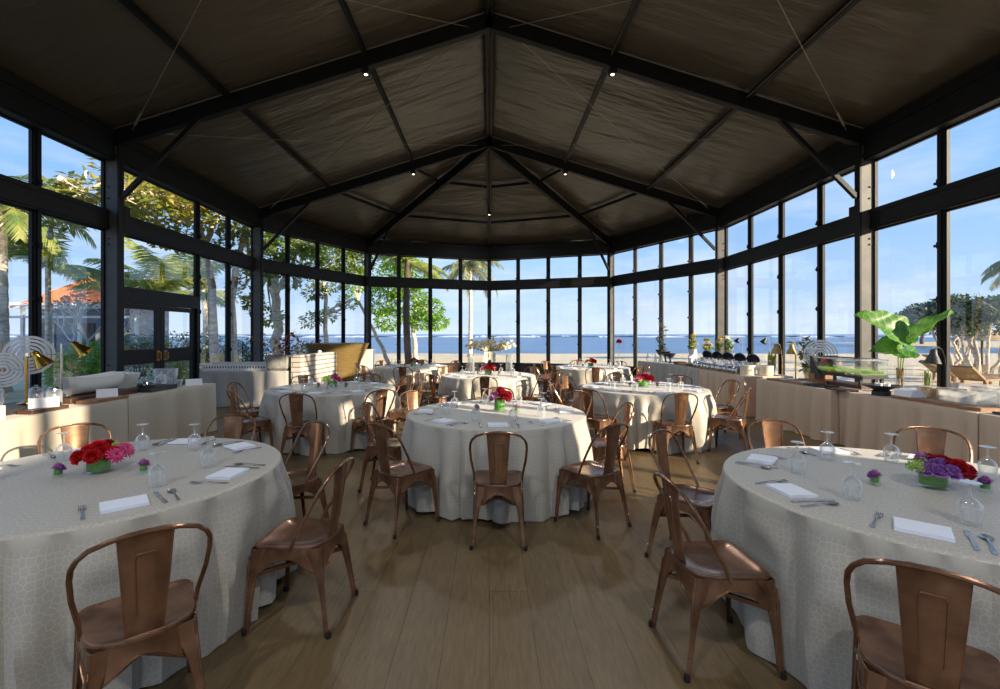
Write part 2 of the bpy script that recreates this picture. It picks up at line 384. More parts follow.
# roof skin
c = MB()
for sx in (-1, 1):
    for y0, y1 in zip([FY[0] - .3] + FY[1:4], FY[1:]):
        def skin(u, v, sx=sx, y0=y0, y1=y1):
            x = v * (W + .25); y = y0 + (y1 - y0) * u
            z = roof_z(x) - .05 * sin(pi * u) * sin(pi * v)
            z += .035 * noise.noise(Vector((x * .5, y * 1.7, sx * 3))) * sin(pi * min(1, v * 1.02)) * (.3 + .7 * v)
            return (sx * x, y, z)
        c.grid(skin, 28, 20)
APEX = Vector((0, 13.04, ZAP))
ring = [V2(-W - .25, 13.04), P3L * 1.02, P4 * 1.012, P3R * 1.02, V2(W + .25, 13.04)]
for a, b in zip(ring, ring[1:]):
    def fan(u, v, a=a, b=b):
        e = a.lerp(b, u); p = V2(0, 13.04).lerp(e, v); z = ZAP + (roof_z(W + .2) - ZAP) * v
        z += .03 * noise.noise(Vector((p.x * 1.3, p.y * .9, 7))) * sin(pi * u) * v - .03 * sin(pi * u) * sin(pi * v)
        return (p.x, p.y, z)
    c.grid(fan, 16, 16)
struct('ceiling', c, M['membrane'], 'dark grey tensioned membrane roof', True)

def seg_frame(a, b):
    d = (b - a); L = d.length; d.normalize(); n = V2(-d.y, d.x)      # n: left of a->b
    return d, n, L
def wbox(mb, a, d, n, s0, s1, o0, o1, z0, z1, mi=0):
    """box along a wall: s along, o inward offset, z"""
    vs = []
    for z in (z0, z1):
        for s, o in ((s0, o0), (s1, o0), (s1, o1), (s0, o1)):
            p = a + d * s + n * o; vs.append((p.x, p.y, z))
    mb.add(vs, [(0, 3, 2, 1), (4, 5, 6, 7), (0, 1, 5, 4), (1, 2, 6, 5), (2, 3, 7, 6), (3, 0, 4, 7)], mi)

# wall runs, interior on the left of a->b (going round counter-clockwise seen from above: right wall away from the camera ...)
RUNS = []
for y0, y1 in zip(FY, FY[1:]): RUNS.append(('right', V2(W, y0), V2(W, y1)))
RUNS += [('end right', V2(W, 13.04), P3R), ('end', P3R, P4), ('end', P4, P3L), ('end left', P3L, V2(-W, 13.04))]
for y0, y1 in zip(FY[::-1], FY[::-1][1:]): RUNS.append(('left', V2(-W, y0), V2(-W, y1)))
RUNS.append(('back', V2(-W, FY[0]), V2(W, FY[0])))  # unseen back wall, glazed to add daylight from behind the camera
nwin = 0
for side, a, b in RUNS:
    d, n, L = seg_frame(a, b); NP = 10 if side == 'back' else 4; s = L / NP
    solid = (side == 'right' and b.y < 3.1)
    mb = MB(); wbox(mb, a, d, n, 0, L, -.05, .2, ZE0, ZE1); wbox(mb, a, d, n, 0, L, -.06, .23, ZE1 - .06, ZE1 + .1)
    wbox(mb, a, d, n, 0, L, .2, .225, ZE0 + .04, ZE0 + .1)
    struct('eave_beam', mb, M['steel'], 'dark steel eave beam above the %s wall glazing' % side)
    if side == 'back':
        mb = MB(); g = [(-W, FY[0] + .02, ZE1), (W, FY[0] + .02, ZE1), (W, FY[0] + .02, ZEV), (0, FY[0] + .02, ZAP), (-W, FY[0] + .02, ZEV)]
        mb.add(g, [(0, 1, 2, 3, 4)])
        struct('wall_back', mb, M['steel'], 'dark gable above the unseen glazing added behind the camera')
    mb = MB(); wbox(mb, a, d, n, 0, L, -.04, .1, ZM0, ZM1); wbox(mb, a, d, n, 0, L, .1, .115, ZM0 + .03, ZM0 + .07); wbox(mb, a, d, n, 0, L, .1, .115, ZM1 - .07, ZM1 - .03)
    for sb in {'right': (.16,), 'left': (L - .3,)}.get(side, ()): wbox(mb, a, d, n, sb, sb + .13, .1, .2, ZM0 - .02, ZM1 + .12)
    struct('transom_beam', mb, M['steel'], 'dark steel rail across the %s wall glazing' % side)
    mb = MB()
    door_run = side == 'left' and abs(a.y - 13.04) < .1   # double door in the two panels nearest the post at Y=8.04
    s_end = L - 2 * s if door_run else L
    wbox(mb, a, d, n, 0, s_end, -.05, .1, 0, ZS - .04); wbox(mb, a, d, n, 0, s_end, -.06, .12, ZS - .04, ZS)
    struct('baseboard_%s' % side.replace(' ', '_'), mb, M['steel'], 'dark base panel below the %s wall glazing' % side)
    for k in range(NP):
        s0, s1 = k * s, (k + 1) * s
        if k and not (door_run and k == 3):
            mb = MB(); wbox(mb, a, d, n, s0 - .055, s0 + .055, -.03, .05, 0 if not (door_run and k == 2) else 0, ZE0); wbox(mb, a, d, n, s0 - .025, s0 + .025, .05, .075, ZS, ZE0)
            for zl in (1.15, 2.05, 2.85, 3.78):
                wbox(mb, a, d, n, s0 + .055, s0 + .1, .03, .06, zl, zl + .035); wbox(mb, a, d, n, s0 - .02, s0 + .02, .075, .1, zl - .03, zl + .06)
            struct('mullion', mb, M['steel'], 'dark steel mullion of the %s wall glazing' % side)
        if door_run and k == 3: continue
        s1w = s1 + s if (door_run and k == 2) else s1
        nwin += 1
        w = MB(); zl0 = 2.4 if door_run and k == 2 else ZS
        for (q0, q1) in ((zl0, ZM0), (ZM1, ZE0)):
            wbox(w, a, d, n, s0 + .05, s0 + .075, -.02, .03, q0, q1); wbox(w, a, d, n, s1w - .075, s1w - .05, -.02, .03, q0, q1)
            wbox(w, a, d, n, s0 + .05, s1w - .05, -.02, .03, q0, q0 + .025); wbox(w, a, d, n, s0 + .05, s1w - .05, -.02, .03, q1 - .025, q1)
        wo = struct('window_%d' % nwin, w, M['steel'], 'tall framed window of the %s wall' % side)
        g = MB()
        for (q0, q1) in ((zl0, ZM0), (ZM1, ZE0)):
            g.add([tuple(a + d * sx + n * .005) + (z,) for sx, z in ((s0 + .07, q0 + .02), (s1w - .07, q0 + .02), (s1w - .07, q1 - .02), (s0 + .07, q1 - .02))], [(0, 1, 2, 3)])
        struct('pane', g, M['pane'], parent=wo)
    if door_run:
        # transom over the doors + double door
        e0 = L - 2 * s
        dm = MB(); wbox(dm, a, d, n, e0 + .05, L, -.05, .1, 2.13, 2.4); wbox(dm, a, d, n, e0 + .055, e0 + .12, -.05, .1, 0, 2.13); wbox(dm, a, d, n, L - .2, L - .12, -.05, .1, 0, 2.13)
        dr = struct('door_1', dm, M['steel'], 'dark framed glass double door in the left wall')
        lo, hi = e0 + .12, L - .2; mid = (lo + hi) / 2
        for (q0, q1, hs) in ((lo, mid - .005, 1), (mid + .005, hi, -1)):
            lf = MB()
            wbox(lf, a, d, n, q0, q0 + .1, -.02, .05, .02, 2.12); wbox(lf, a, d, n, q1 - .1, q1, -.02, .05, .02, 2.12)
            for z0, z1 in ((.02, .22), (.98, 1.26), (2.03, 2.12)): wbox(lf, a, d, n, q0 + .1, q1 - .1, -.02, .05, z0, z1)
            l = lf.build('door_leaf', M['steel'], dr, False)
            g = MB()
            for z0, z1 in ((.22, .98), (1.26, 2.03)):
                g.add([tuple(a + d * sx + n * .01) + (z,) for sx, z in ((q0 + .1, z0), (q1 - .1, z0), (q1 - .1, z1), (q0 + .1, z1))], [(0, 1, 2, 3)])
            g.build('pane', M['pane'], l, False)
            hx = (q1 - .14) if hs > 0 else (q0 + .05)
            h = MB(); wbox(h, a, d, n, hx, hx + .09, .05, .075, 1.02, 1.22); wbox(h, a, d, n, hx + .02, hx + .045, .075, .12, 1.05, 1.19)
            h.build('handle', M['brass_old'], l, False)
    if solid and side == 'right':
        mb = MB()  # unseen panels added to keep sun off the front tables, gaps pass patches
        if a.y < -3: wbox(mb, a, d, n, 0, L, .2, .26, 0, ZM1); wbox(mb, a, d, n, 0, 2.4 * s, .2, .26, ZM1, ZE0); wbox(mb, a, d, n, 3.5 * s, L, .2, .26, ZM1, ZE0)
        else: wbox(mb, a, d, n, 0, 1.62 * s, .2, .26, 0, ZM1); wbox(mb, a, d, n, 0, 3 * s, .2, .26, ZM1, ZE0)
        struct('sun_blocker_right', mb, M['plaster'], 'unseen wall panels added right of the camera to block sun')
# main posts (I section, deep across the wall)
def post(p, inward, label):
    mb = MB(); i = Vector(inward).normalized(); t = V2(-i.y, i.x)
    o = Vector(p) - i * .04
    def pb(s0, s1, o0, o1, z0, z1, mi=0): wbox(mb, o, t, i, s0, s1, o0, o1, z0, z1, mi)
    pb(-.06, .06, .29, .32, 0, ZE1 + .0); pb(-.06, .06, .045, .07, 0, ZE1); pb(-.045, .045, .07, .29, 0, ZE1, 1)
    pb(-.12, .12, -.02, .36, 0, .02)
    for z in (1.0, 3.1, 3.2, 3.9, 4.1): pb(-.06, .06, .12, .15, z, z + .025)
    struct('steel_post', mb, [M['steel'], M['steel_post']], label)
for y in FY:
    post((W, y), (-1, 0), 'dark steel post in the right wall'); post((-W, y), (1, 0), 'dark steel post in the left wall')
post(P3R, V2(0, 13.04) - P3R, 'dark steel post at the right corner of the end wall'); post(P3L, V2(0, 13.04) - P3L, 'dark steel post at the left corner of the end wall')
mb = MB(); mb.box((0, 18.86, ZE0 / 2), (.14, .1, ZE0)); struct('steel_post', mb, M['steel'], 'slim dark post at the middle of the end wall')
# rafters
def rafter(p0, p1, label, h=.3, w=.13):
    mb = MB(); p0 = Vector(p0); p1 = Vector(p1)
    mb.bar(p0, p1, w, .035, 0, off=(0, -h)); mb.bar(p0, p1, w, .035, 0, off=(0, -.06)); mb.bar(p0, p1, w * .7, h - .02, 0, off=(0, -h / 2 - .03))
    for sd in (-1, 1): mb.bar(p0, p1, .018, .02, 1, off=(sd * (w / 2 + .004), -.05))
    struct('roof_beam', mb, [M['steel'], M['alu']], label)
for y in FY:
    for sx in (-1, 1):
        rafter((sx * (W - .1), y, roof_z(W - .1)), (0, y, ZAP), 'dark steel roof beam on the %s slope' % ('left' if sx < 0 else 'right'))
for P, l in ((P3L, 'left hip'), (P3R, 'right hip')):
    q = V2(0, 13.04).lerp(P, .985); rafter((q.x, q.y, ZEV + .02), (0, 13.1, ZAP - .05), 'dark steel %s beam of the rounded roof end' % l)
rafter((0, 18.75, ZEV + .06), (0, 13.15, ZAP - .05), 'slim dark beam down the middle of the rounded roof end', .12, .08)
# knee braces, purlins, bracing cables
def brace(p0, p1):
    mb = MB(); mb.bar(p0, p1, .07, .07); struct('knee_brace', mb, M['steel'], 'diagonal dark steel brace between post and roof beam')
for y in FY[1:]:
    for sx in (-1, 1): brace((sx * (W - .3), y, 3.95), (sx * 5.07, y, roof_z(5.07) - .3))
for P in (P3L, P3R):
    i = (V2(0, 13.04) - P).normalized(); q = P + i * .28; r = P + i * 1.55
    brace((q.x, q.y, 3.95), (r.x, r.y, ZEV + (ZAP - ZEV) * 1.5 / 6.3 - .28))
for y0, y1 in zip(FY, FY[1:]):
    for x in (-4.5, -2.15, 0, 2.15, 4.5):
        mb = MB()
        if x == 0:
            for q in (-.05, .05): mb.bar((q, y0 + .07, ZAP - .12), (q, y1 - .07, ZAP - .12), .05, .07)
        else:
            mb.bar((x, y0 + .07, roof_z(x) - .12), (x, y1 - .07, roof_z(x) - .12), .07, .09)
            mb.bar((x - .04, y0 + .07, roof_z(x) - .14), (x - .04, y1 - .07, roof_z(x) - .14), .008, .02, 1)
        struct('purlin', mb, [M['steel'], M['alu']], 'dark steel purlin running along the roof')
pts = [V2(-W, 13.04), P3L, P4, P3R, V2(W, 13.04)]
for fr in (.34, .67):
    for a, b in zip(pts, pts[1:]):
        pa = V2(0, 13.04).lerp(a, fr); pb_ = V2(0, 13.04).lerp(b, fr); z = ZAP + (ZEV - ZAP) * fr - .13
        dd = (pb_ - pa).normalized() * .08
        mb = MB(); mb.bar((pa.x + dd.x, pa.y + dd.y, z), (pb_.x - dd.x, pb_.y - dd.y, z), .06, .08)
        struct('purlin', mb, M['steel'], 'dark steel cross bar of the rounded roof end')
for y0, y1 in zip(FY, FY[1:]):
    for sx in (-1, 1):
        for ya, yb in ((y0, y1), (y1, y0)):
            p0 = Vector((sx * .3, ya, roof_z(.3) - .2)); p1 = Vector((sx * (W - .45), yb, roof_z(W - .45) - .16))
            mb = MB(); mb.tube([p0.lerp(p1, k / 6) + Vector((0, 0, -.05 * sin(pi * k / 6))) for k in range(7)], .006, 5)
            q0 = p1.lerp(p0, .03); q1 = p1.lerp(p0, .08); mb.tube([q0, q1], .02, 6)
            struct('bracing_cable', mb, M['alu'], 'thin diagonal bracing cable under the roof')

# roof spot lamps (visible, plus unseen fill lamps added) and their light
def spot_lamp(x, y, z, label, power):
    t = thing('ceiling_spotlight', label, 'spotlight', (x, y, z), 0, 'spotlights under the roof beams')
    b = MB(); b.box((0, 0, .02), (.12, .14, .1)); b.box((0, 0, .1), (.05, .05, .1)); b.build('housing', M['black'], t, False)
    l = MB(); l.lathe([(0, -.032), (.03, -.032), (.035, -.028)], 12); l.build('lens', M['lens'], t)
    L = bpy.data.lights.new('spot', 'SPOT'); L.energy = power; L.spot_size = math.radians(165); L.spot_blend = .8; L.shadow_soft_size = .16; L.color = (.97, .98, 1)
    o = bpy.data.objects.new('spot_light', L); COL.objects.link(o); o.location = (x, y, z - .05); o['kind'] = 'structure'
LAMP = 170
for x, y, wh in ((-2.15, 8.04, 'left spotlight on the nearer roof beam in view'), (2.15, 8.04, 'right spotlight on the nearer roof beam in view'), (-2.15, 13.04, 'left spotlight on the farther roof beam'), (2.15, 13.04, 'right spotlight on the farther roof beam')):
    spot_lamp(x, y - .02, roof_z(x) - .42, 'small black ceiling spotlight, ' + wh, LAMP)
spot_lamp(0, 16.2, ZAP - (ZAP - ZEV) * 3.16 / 5.86 - .28, 'small black spotlight on the middle beam of the rounded roof end', LAMP * .6)
for x in (-2.15, 2.15):  # unseen spotlights added to brighten the front tables and chairs
    for y, pw in ((3.04, .5), (-1.96, 2.6), (-6.9, 4.)):
        spot_lamp(x, y - .02, roof_z(x) - .42, 'unseen fill spotlight added above and behind the camera', LAMP * pw)

# ------------------------------------------------------------------ camera, sky, sun
cam = bpy.data.cameras.new('camera'); cam.lens = 16.56; cam.sensor_width = 36; cam.shift_x = .0107; cam.shift_y = -.0102; cam.clip_end = 20000
co = bpy.data.objects.new('camera', cam); COL.objects.link(co); co.location = (0, 0, 1.55); co.rotation_euler = (pi / 2, 0, 0); scene.camera = co
sun = bpy.data.lights.new('sun', 'SUN'); sun.energy = 10.5; sun.angle = math.radians(.6); sun.color = (1, .83, .62)
so = bpy.data.objects.new('sun', sun); COL.objects.link(so)
SAZ, SEL = math.radians(55), math.radians(14.5)     # azimuth from behind (-Y) towards +X, elevation
sd = Vector((sin(SAZ) * cos(SEL), -cos(SAZ) * cos(SEL), sin(SEL)))
so.rotation_euler = sd.to_track_quat('Z', 'Y').to_euler(); so.location = sd * 40
wd = bpy.data.worlds.new('sky'); scene.world = wd; t = NT(wd)
out = t.new('ShaderNodeOutputWorld'); bg = t.new('ShaderNodeBackground', Strength=1.18); t.link(bg.outputs[0], out.inputs[0])
tc = t.new('ShaderNodeTexCoord'); sx = t.new('ShaderNodeSeparateXYZ'); t.link(tc.outputs['Generated'], sx.inputs[0])
cr = t.new('ShaderNodeValToRGB'); e = cr.color_ramp.elements
e[0].position = 0; e[0].color = srgb(196, 214, 236); e[1].position = 1; e[1].color = srgb(70, 122, 206)
for pos, colr in ((.06, srgb(180, 206, 238)), (.16, srgb(158, 196, 240)), (.32, srgb(132, 182, 244)), (.5, srgb(104, 158, 234))):
    q = e.new(pos); q.color = colr
t.link(sx.outputs['Z'], cr.inputs[0])
mp = t.new('ShaderNodeMapping'); mp.inputs['Scale'].default_value = (2.2, 2.2, 9); t.link(tc.outputs['Generated'], mp.inputs[0])
nz = t.new('ShaderNodeTexNoise', Scale=1.6, Detail=7.0, Roughness=.6); t.link(mp.outputs[0], nz.inputs['Vector'])
c2 = t.new('ShaderNodeValToRGB'); c2.color_ramp.elements[0].position = .47; c2.color_ramp.elements[0].color = (0, 0, 0, 1); c2.color_ramp.elements[1].position = .68; c2.color_ramp.elements[1].color = (.55, .55, .55, 1)
t.link(nz.outputs[0], c2.inputs[0])
fade = t.new('ShaderNodeMapRange'); fade.inputs['From Min'].default_value = .12; fade.inputs['From Max'].default_value = .5; fade.inputs['To Min'].default_value = 1; fade.inputs['To Max'].default_value = .0
t.link(sx.outputs['Z'], fade.inputs[0])
mu = t.new('ShaderNodeMath'); mu.operation = 'MULTIPLY'; t.link(c2.outputs[0], mu.inputs[0]); t.link(fade.outputs[0], mu.inputs[1])
mx = t.new('ShaderNodeMix'); mx.data_type = 'RGBA'; mx.inputs[7].default_value = srgb(226, 232, 240)
t.link(mu.outputs[0], mx.inputs[0]); t.link(cr.outputs[0], mx.inputs[6]); t.link(mx.outputs[2], bg.inputs[0])
vs = scene.view_settings; vs.view_transform = 'Standard'; vs.look = 'None'; vs.gamma = 1; vs.exposure = .19; vs.use_curve_mapping = False
cy = scene.cycles; cy.use_denoising = True; cy.transparent_max_bounces = 40; cy.max_bounces = 10; cy.diffuse_bounces = 5; cy.glossy_bounces = 5; cy.transmission_bounces = 6; cy.caustics_reflective = False; cy.caustics_refractive = False
cy.sample_clamp_indirect = 6
# ------------------------------------------------------------------ chairs
def seat_outline(n=10):
    pts = []
    r = .045; hw = .185; yf = .175
    for k in range(5):
        an = pi / 2 * k / 4; pts.append((hw - r + r * sin(an), yf - r + r * cos(an)))      # front right corner
    pts.append((.183, .06)); pts.append((.178, -.03))
    for k in range(1, 2 * n):
        an = pi * k / (2 * n); x = cos(an); y = sin(an)
        sg = lambda q: math.copysign(abs(q) ** .8, q)
        pts.append((.176 * sg(x), -.04 - .155 * sg(y)))
    pts.append((-.178, -.03)); pts.append((-.183, .06))
    for k in range(5):
        an = pi / 2 * k / 4; pts.append((-hw + r - r * cos(an), yf - r + r * sin(an)))
    return pts
OUT = seat_outline()
CORN = [(.165, .155, .205, .205), (-.165, .155, -.205, .205), (.135, -.15, .195, -.235), (-.135, -.15, -.195, -.235)]
def make_chair():
    t = thing('copper_chair', 'x', 'chair')
    cx, cy = 0, 0
    sc = lambda s, z: [(x * s, (y + .01) * s - .01, z) for x, y in OUT]
    s = MB(); N = len(OUT); vs = []; 
    for k, z in ((1.015, .436), (1.025, .444), (1.01, .452), (.95, .453), (.89, .446), (.5, .441)): vs += sc(k, z)
    vs.append((0, -.01, .440)); fs = []
    for r in range(5):
        for i in range(N): fs.append((r * N + i, (r + 1) * N + i, (r + 1) * N + (i + 1) % N, r * N + (i + 1) % N))
    for i in range(N): fs.append((5 * N + i, 6 * N, 5 * N + (i + 1) % N))
    s.add(vs, fs); s.build('seat', M['copper_seat'], t)
    a = MB(); vs = []
    def hh(x, y): return .042 + .1 * max(exp(-(hypot(x - c[0], y - c[1]) / .08) ** 2) for c in CORN)
    for x, y in OUT: vs.append((x * 1.01, y * 1.01, .444))
    for x, y in OUT: h = hh(x, y); vs.append((x * (1.0 + h * .12), y * (1.0 + h * .12), .438 - h * .5))
    for x, y in OUT: h = hh(x, y); vs.append((x * (1.0 + h * .35), y * (1.0 + h * .35), .438 - h))
    for x, y in OUT: h = hh(x, y); vs.append((x * (.985 + h * .35), y * (.985 + h * .35), .438 - h))
    for x, y in OUT: vs.append((x * .985, y * .985, .43))
    fs = [(r * N + i, r * N + (i + 1) % N, (r + 1) * N + (i + 1) % N, (r + 1) * N + i) for r in range(4) for i in range(N)]
    a.add(vs, fs)
    # bright rolled rim following the arch
    a.tube([(x * (1.0 + hh(x, y) * .35), y * (1.0 + hh(x, y) * .35), .438 - hh(x, y)) for x, y in OUT], .004, 5, closed=True)
    a.build('apron', M['copper'], t)
    for (tx, ty, fx, fy) in CORN:
        l = MB(); d = Vector((fx, fy, 0)).normalized(); tau = Vector((-d.y, d.x, 0)); vs = []; R = 9
        for k in range(R):
            u = k / (R - 1); c = Vector((tx, ty, .436)).lerp(Vector((fx, fy, .0)), u) + d * (.024 * (1 - u))
            w = .0125 + .052 * (1 - u) ** 4.2; dep = .014 + .036 * (1 - u) ** 3.4
            sec = [(-1, -1), (-.55, -.25), (-.18, .02), (-.1, .16), (.1, .16), (.18, .02), (.55, -.25), (1, -1)]
            row = [c + tau * (w * p) + d * (dep * q) for p, q in sec]
            row += [c + tau * (w * p * .9) + d * (dep * q - .006) for p, q in reversed(sec)]
            vs += row
        m = 16; fs = [(r * m + i, r * m + (i + 1) % m, (r + 1) * m + (i + 1) % m, (r + 1) * m + i) for r in range(R - 1) for i in range(m)]
        fs.append(tuple((R - 1) * m + i for i in range(m))); fs.append(tuple(range(m - 1, -1, -1))); l.add(vs, fs)
        l.tube([tuple(Vector((tx, ty, .436)).lerp(Vector((fx, fy, 0)), k / 8) + d * (.03 * (1 - k / 8) + .004)) for k in range(1, 9)], [.006 - .0004 * k for k in range(8)], 6)
        q = Vector((tx, ty, .425)).lerp(Vector((fx, fy, 0)), .78) + d * .012
        if fy < 0: l.tube([q, q + d * .008], .007, 8, 1)
        lo = l.build('leg', [M['copper'], M['chrome']], t)
        ft = MB(); ft.lathe([(0, 0), (.013, 0), (.0145, .004), (.0125, .03), (.0, .03)], 10, (fx, fy, 0)); ft.build('foot_cap', M['rubber'], lo)
    h = MB(); path = [(-.180, -.02, .425)]
    half = [(.180, -.02, .425), (.186, -.055, .5), (.192, -.125, .62), (.196, -.175, .71), (.192, -.2, .755), (.178, -.218, .79), (.15, -.232, .818), (.1, -.242, .836), (.05, -.247, .845), (0, -.249, .848)]
    half = [(x * (1.06 if z > .5 else 1), y, z) for x, y, z in half]
    full = half + [(-x, y, z) for x, y, z in half[-2::-1]]
    h.tube(full, .0095, 8); h.build('back_frame', M['copper'], t)
    b = MB()
    def sp(u, v, o=0):
        z = .452 + .384 * v; y = -.188 - .052 * v - .008 * sin(pi * v); w = .056 + .026 * v; x = (u - .5) * 2 * w
        return (x, y + .012 * (abs(u - .5) * 2) ** 2 + o, z)
    b.grid(lambda u, v: sp(u, v), 8, 10); b.grid(lambda u, v: sp(1 - u, v, .004), 8, 10)
    for u in (0, 1): b.tube([sp(u, k / 8, .003) for k in range(9)], .0042, 6)
    b.tube([sp(.28, .22, -.001)] + [sp(.28, k / 6, -.001) for k in range(2, 5)] + [sp(.28, .78, -.001), sp(.33, .82, -.001), sp(.67, .82, -.001), sp(.72, .78, -.001)] + [sp(.72, k / 6, -.001) for k in range(4, 1, -1)] + [sp(.72, .22, -.001)], .0032, 5)
    b.tube([(-.06, -.19, .452), (.06, -.19, .452)], .006, 6)
    b.build('backrest', M['copper'], t)
    st = MB(); 
    for (p, q) in ((0, 3), (1, 2)):
        st.bar(Vector((CORN[p][0], CORN[p][1], .425)).lerp(Vector((CORN[p][2], CORN[p][3], 0)), .3), Vector((CORN[q][0], CORN[q][1], .425)).lerp(Vector((CORN[q][2], CORN[q][3], 0)), .3), .014, .02)
    st.build('stretcher', M['copper'], t, False)
    return t
SEAT = {-90: 'near', -45: 'near right', 0: 'right', 45: 'far right', 90: 'far', 135: 'far left', 180: 'left', -135: 'near left'}
TABLES = [  # name, cx, cy, radius, centrepiece words, {seat: (angle, r)}, blossoms, mirrored seats with settings
 ('centre table', .07, 4.69, .90, {-90: (-90, 1.15), -45: (-50, 1.19), 0: (0, 1.12), 45: (44, 1.2), 90: (88, 1.16), 135: (136, 1.2), 180: (180, 1.1), -135: (-131, 1.19)}),
 ('front left table', -2.18, 2.64, .90, {-45: (-45.6, 1.135), 0: (-4, 1.14), 45: (53, 1.09), 90: (92, 1.12), 135: (138, 1.18)}),
 ('front right table', 2.22, 2.38, .90, {-135: (-132, 1.1), 180: (186, 1.12), 135: (136, 1.14), 90: (86, 1.16), 45: (44, 1.29)}),
 ('middle left table', -2.33, 6.82, .91, {-90: (-88.5, 1.14), -45: (-45, 1.14), 0: (-6, 1.12), 45: (45, 1.15), 90: (81, 1.15), 135: (129, 1.16), 180: (186, 1.16), -135: (-131, 1.15)}),
 ('middle right table', 2.3, 6.87, .91, {-90: (-89.5, 1.13), -45: (-40, 1.16), 0: (8, 1.22), 45: (46, 1.18), 90: (90, 1.16), 135: (136, 1.18), 180: (180, 1.16), -135: (-138, 1.14)}),
 ('back centre table', -.02, 9.0, .92, {-90: (-92, 1.14), -45: (-42, 1.16), 0: (2, 1.15), 45: (46, 1.16), 135: (134, 1.16), 180: (180, 1.14), -135: (-136, 1.15)}),
 ('back left table', -1.87, 11.3, .92, {-90: (-90, 1.14), -45: (-45, 1.15), 0: (0, 1.14), 45: (45, 1.15), 90: (90, 1.14), 135: (136, 1.15), 180: (184, 1.14), -135: (-135, 1.14)}),
 ('back right table', 2.45, 11.1, .92, {-90: (-98, 1.14), -45: (-55, 1.15), 0: (0, 1.14), 45: (45, 1.15), 90: (92, 1.14), 135: (136, 1.15), 180: (180, 1.14), -135: (-138, 1.14)}),
]
chair0 = make_chair(); used = False; CAPS = {}
for (tn, tx, ty, R, seats) in TABLES:
    for key, (an, r) in seats.items():
        th = math.radians(an); x, y = tx + r * cos(th), ty + r * sin(th)
        rz = atan2(cos(th), -sin(th)) + random.uniform(-.06, .06); cr_, sr_ = cos(rz), sin(rz)
        CAPS.setdefault(tn, []).append(([(x - tx + cr_ * ax - sr_ * ay, y - ty + sr_ * ax + cr_ * ay, x - tx + cr_ * bx - sr_ * by, y - ty + sr_ * bx + cr_ * by) for ax, ay, bx, by in CORN[:2]], r, th))
        lab = 'brown copper metal chair at the %s seat of the %s' % (SEAT[key], tn)
        grp = 'copper chairs around the ' + tn
        if not used:
            used = True; chair0.location = (x, y, 0); chair0.rotation_euler = (0, 0, rz); tag(chair0, lab, None, grp)
        else: dup(chair0, (x, y, 0), rz, lab, grp)

# ------------------------------------------------------------------ round tablecloths
TZ = .76
def round_cloth(R, seed, nf=13, flare=.055, amp=.05, caps=()):
    rnd = random.Random(seed); N = 176
    comps = [(nf + k, rnd.uniform(.25, .6), rnd.uniform(0, 6.28)) for k in (-4, -2, 0, 1, 3, 6)] + [(29, .12, rnd.uniform(0, 6.28))]
    hem = [(3, rnd.uniform(0, 6.28)), (5, rnd.uniform(0, 6.28)), (8, rnd.uniform(0, 6.28))]
    def fold(th):
        ph_ = nf * th + 1.5 * sin(3 * th + seed) + .9 * sin(5 * th + 2 * seed) + .5 * sin(8 * th + 3 * seed); v = 0
        env = .55 + .45 * sin(2 * th + seed) * sin(3 * th + seed * 2); return (2.2 * abs(sin(ph_)) ** .8 - 1.2) * (.45 + .55 * env)
    mb = MB(); uv = []; vs = []
    rings = [(.0, TZ), (.4, TZ), (.75, TZ), (.93, TZ), (.975, TZ - .001), (.992, TZ - .005), (1.0, TZ - .013)]
    H = 16; rows = []
    for (k, z) in rings[1:]:
        for i in range(N):
            th = 2 * pi * i / N; vs.append((R * k * cos(th), R * k * sin(th), z)); uv.append((R * k * cos(th), R * k * sin(th)))
    for j in range(1, H + 1):
        tq = j / H
        for i in range(N):
            th = 2 * pi * i / N; fo = fold(th)
            hz = .006 + .05 * max(0, sum(cos(n * th + p) for n, p in hem) / 2.2)
            z = (TZ - .013) + (hz - (TZ - .013)) * tq
            rr = R + tq ** 1.2 * (flare + amp * .7 * fo) + .055 * max(0, .35 + .65 * fo) * min(1, tq * 4) ** .8 - .008
            th2 = th + .02 * sin(9 * th + seed) * tq
            for (legs, sr, sth) in caps:
                dphi = (th2 - sth + pi) % (2 * pi) - pi
                if abs(dphi) < .5:
                    for (lx0, ly0, lx1, ly1) in legs:
                        u_ = 1 - z / .425
                        if u_ < 0: continue
                        lx, ly = lx0 + (lx1 - lx0) * u_, ly0 + (ly1 - ly0) * u_; rho = hypot(lx, ly); dp = abs((th2 - atan2(ly, lx) + pi) % (2 * pi) - pi) * rho
                        cap = rho - .05 + .5 * max(0, dp - .055)
                        rr = min(rr, cap)
                    rr = min(rr, (sr - .222) / cos(dphi) + .6 * max(0, abs(dphi) * sr - .22) + .35 * max(0, .28 - z) + .35 * max(0, z - .50))
            vs.append((rr * cos(th2), rr * sin(th2), z)); uv.append((R * th * 1.04, 3 + tq * .77))
    c = len(vs); vs.append((0, 0, TZ)); uv.append((0, 0))
    fs = [(c, i, (i + 1) % N) for i in range(N)]
    nr = len(rings) - 1 + H
    for r in range(nr - 1):
        for i in range(N):
            i2 = (i + 1) % N; fs.append((r * N + i, (r + 1) * N + i, (r + 1) * N + i2, r * N + i2))
    mb.add(vs, fs); mb.uv = uv
    return mb
for q, (tn, tx, ty, R, seats) in enumerate(TABLES):
    o = round_cloth(R, 11 + q * 7, nf=12 + q % 3, amp=.1, caps=CAPS[tn]).build('tablecloth', M['damask'], loc=(tx, ty, 0), rz=0)
    tag(o, 'floor-length grey damask tablecloth covering the round %s' % tn, 'tablecloth', 'damask cloths on the round tables')

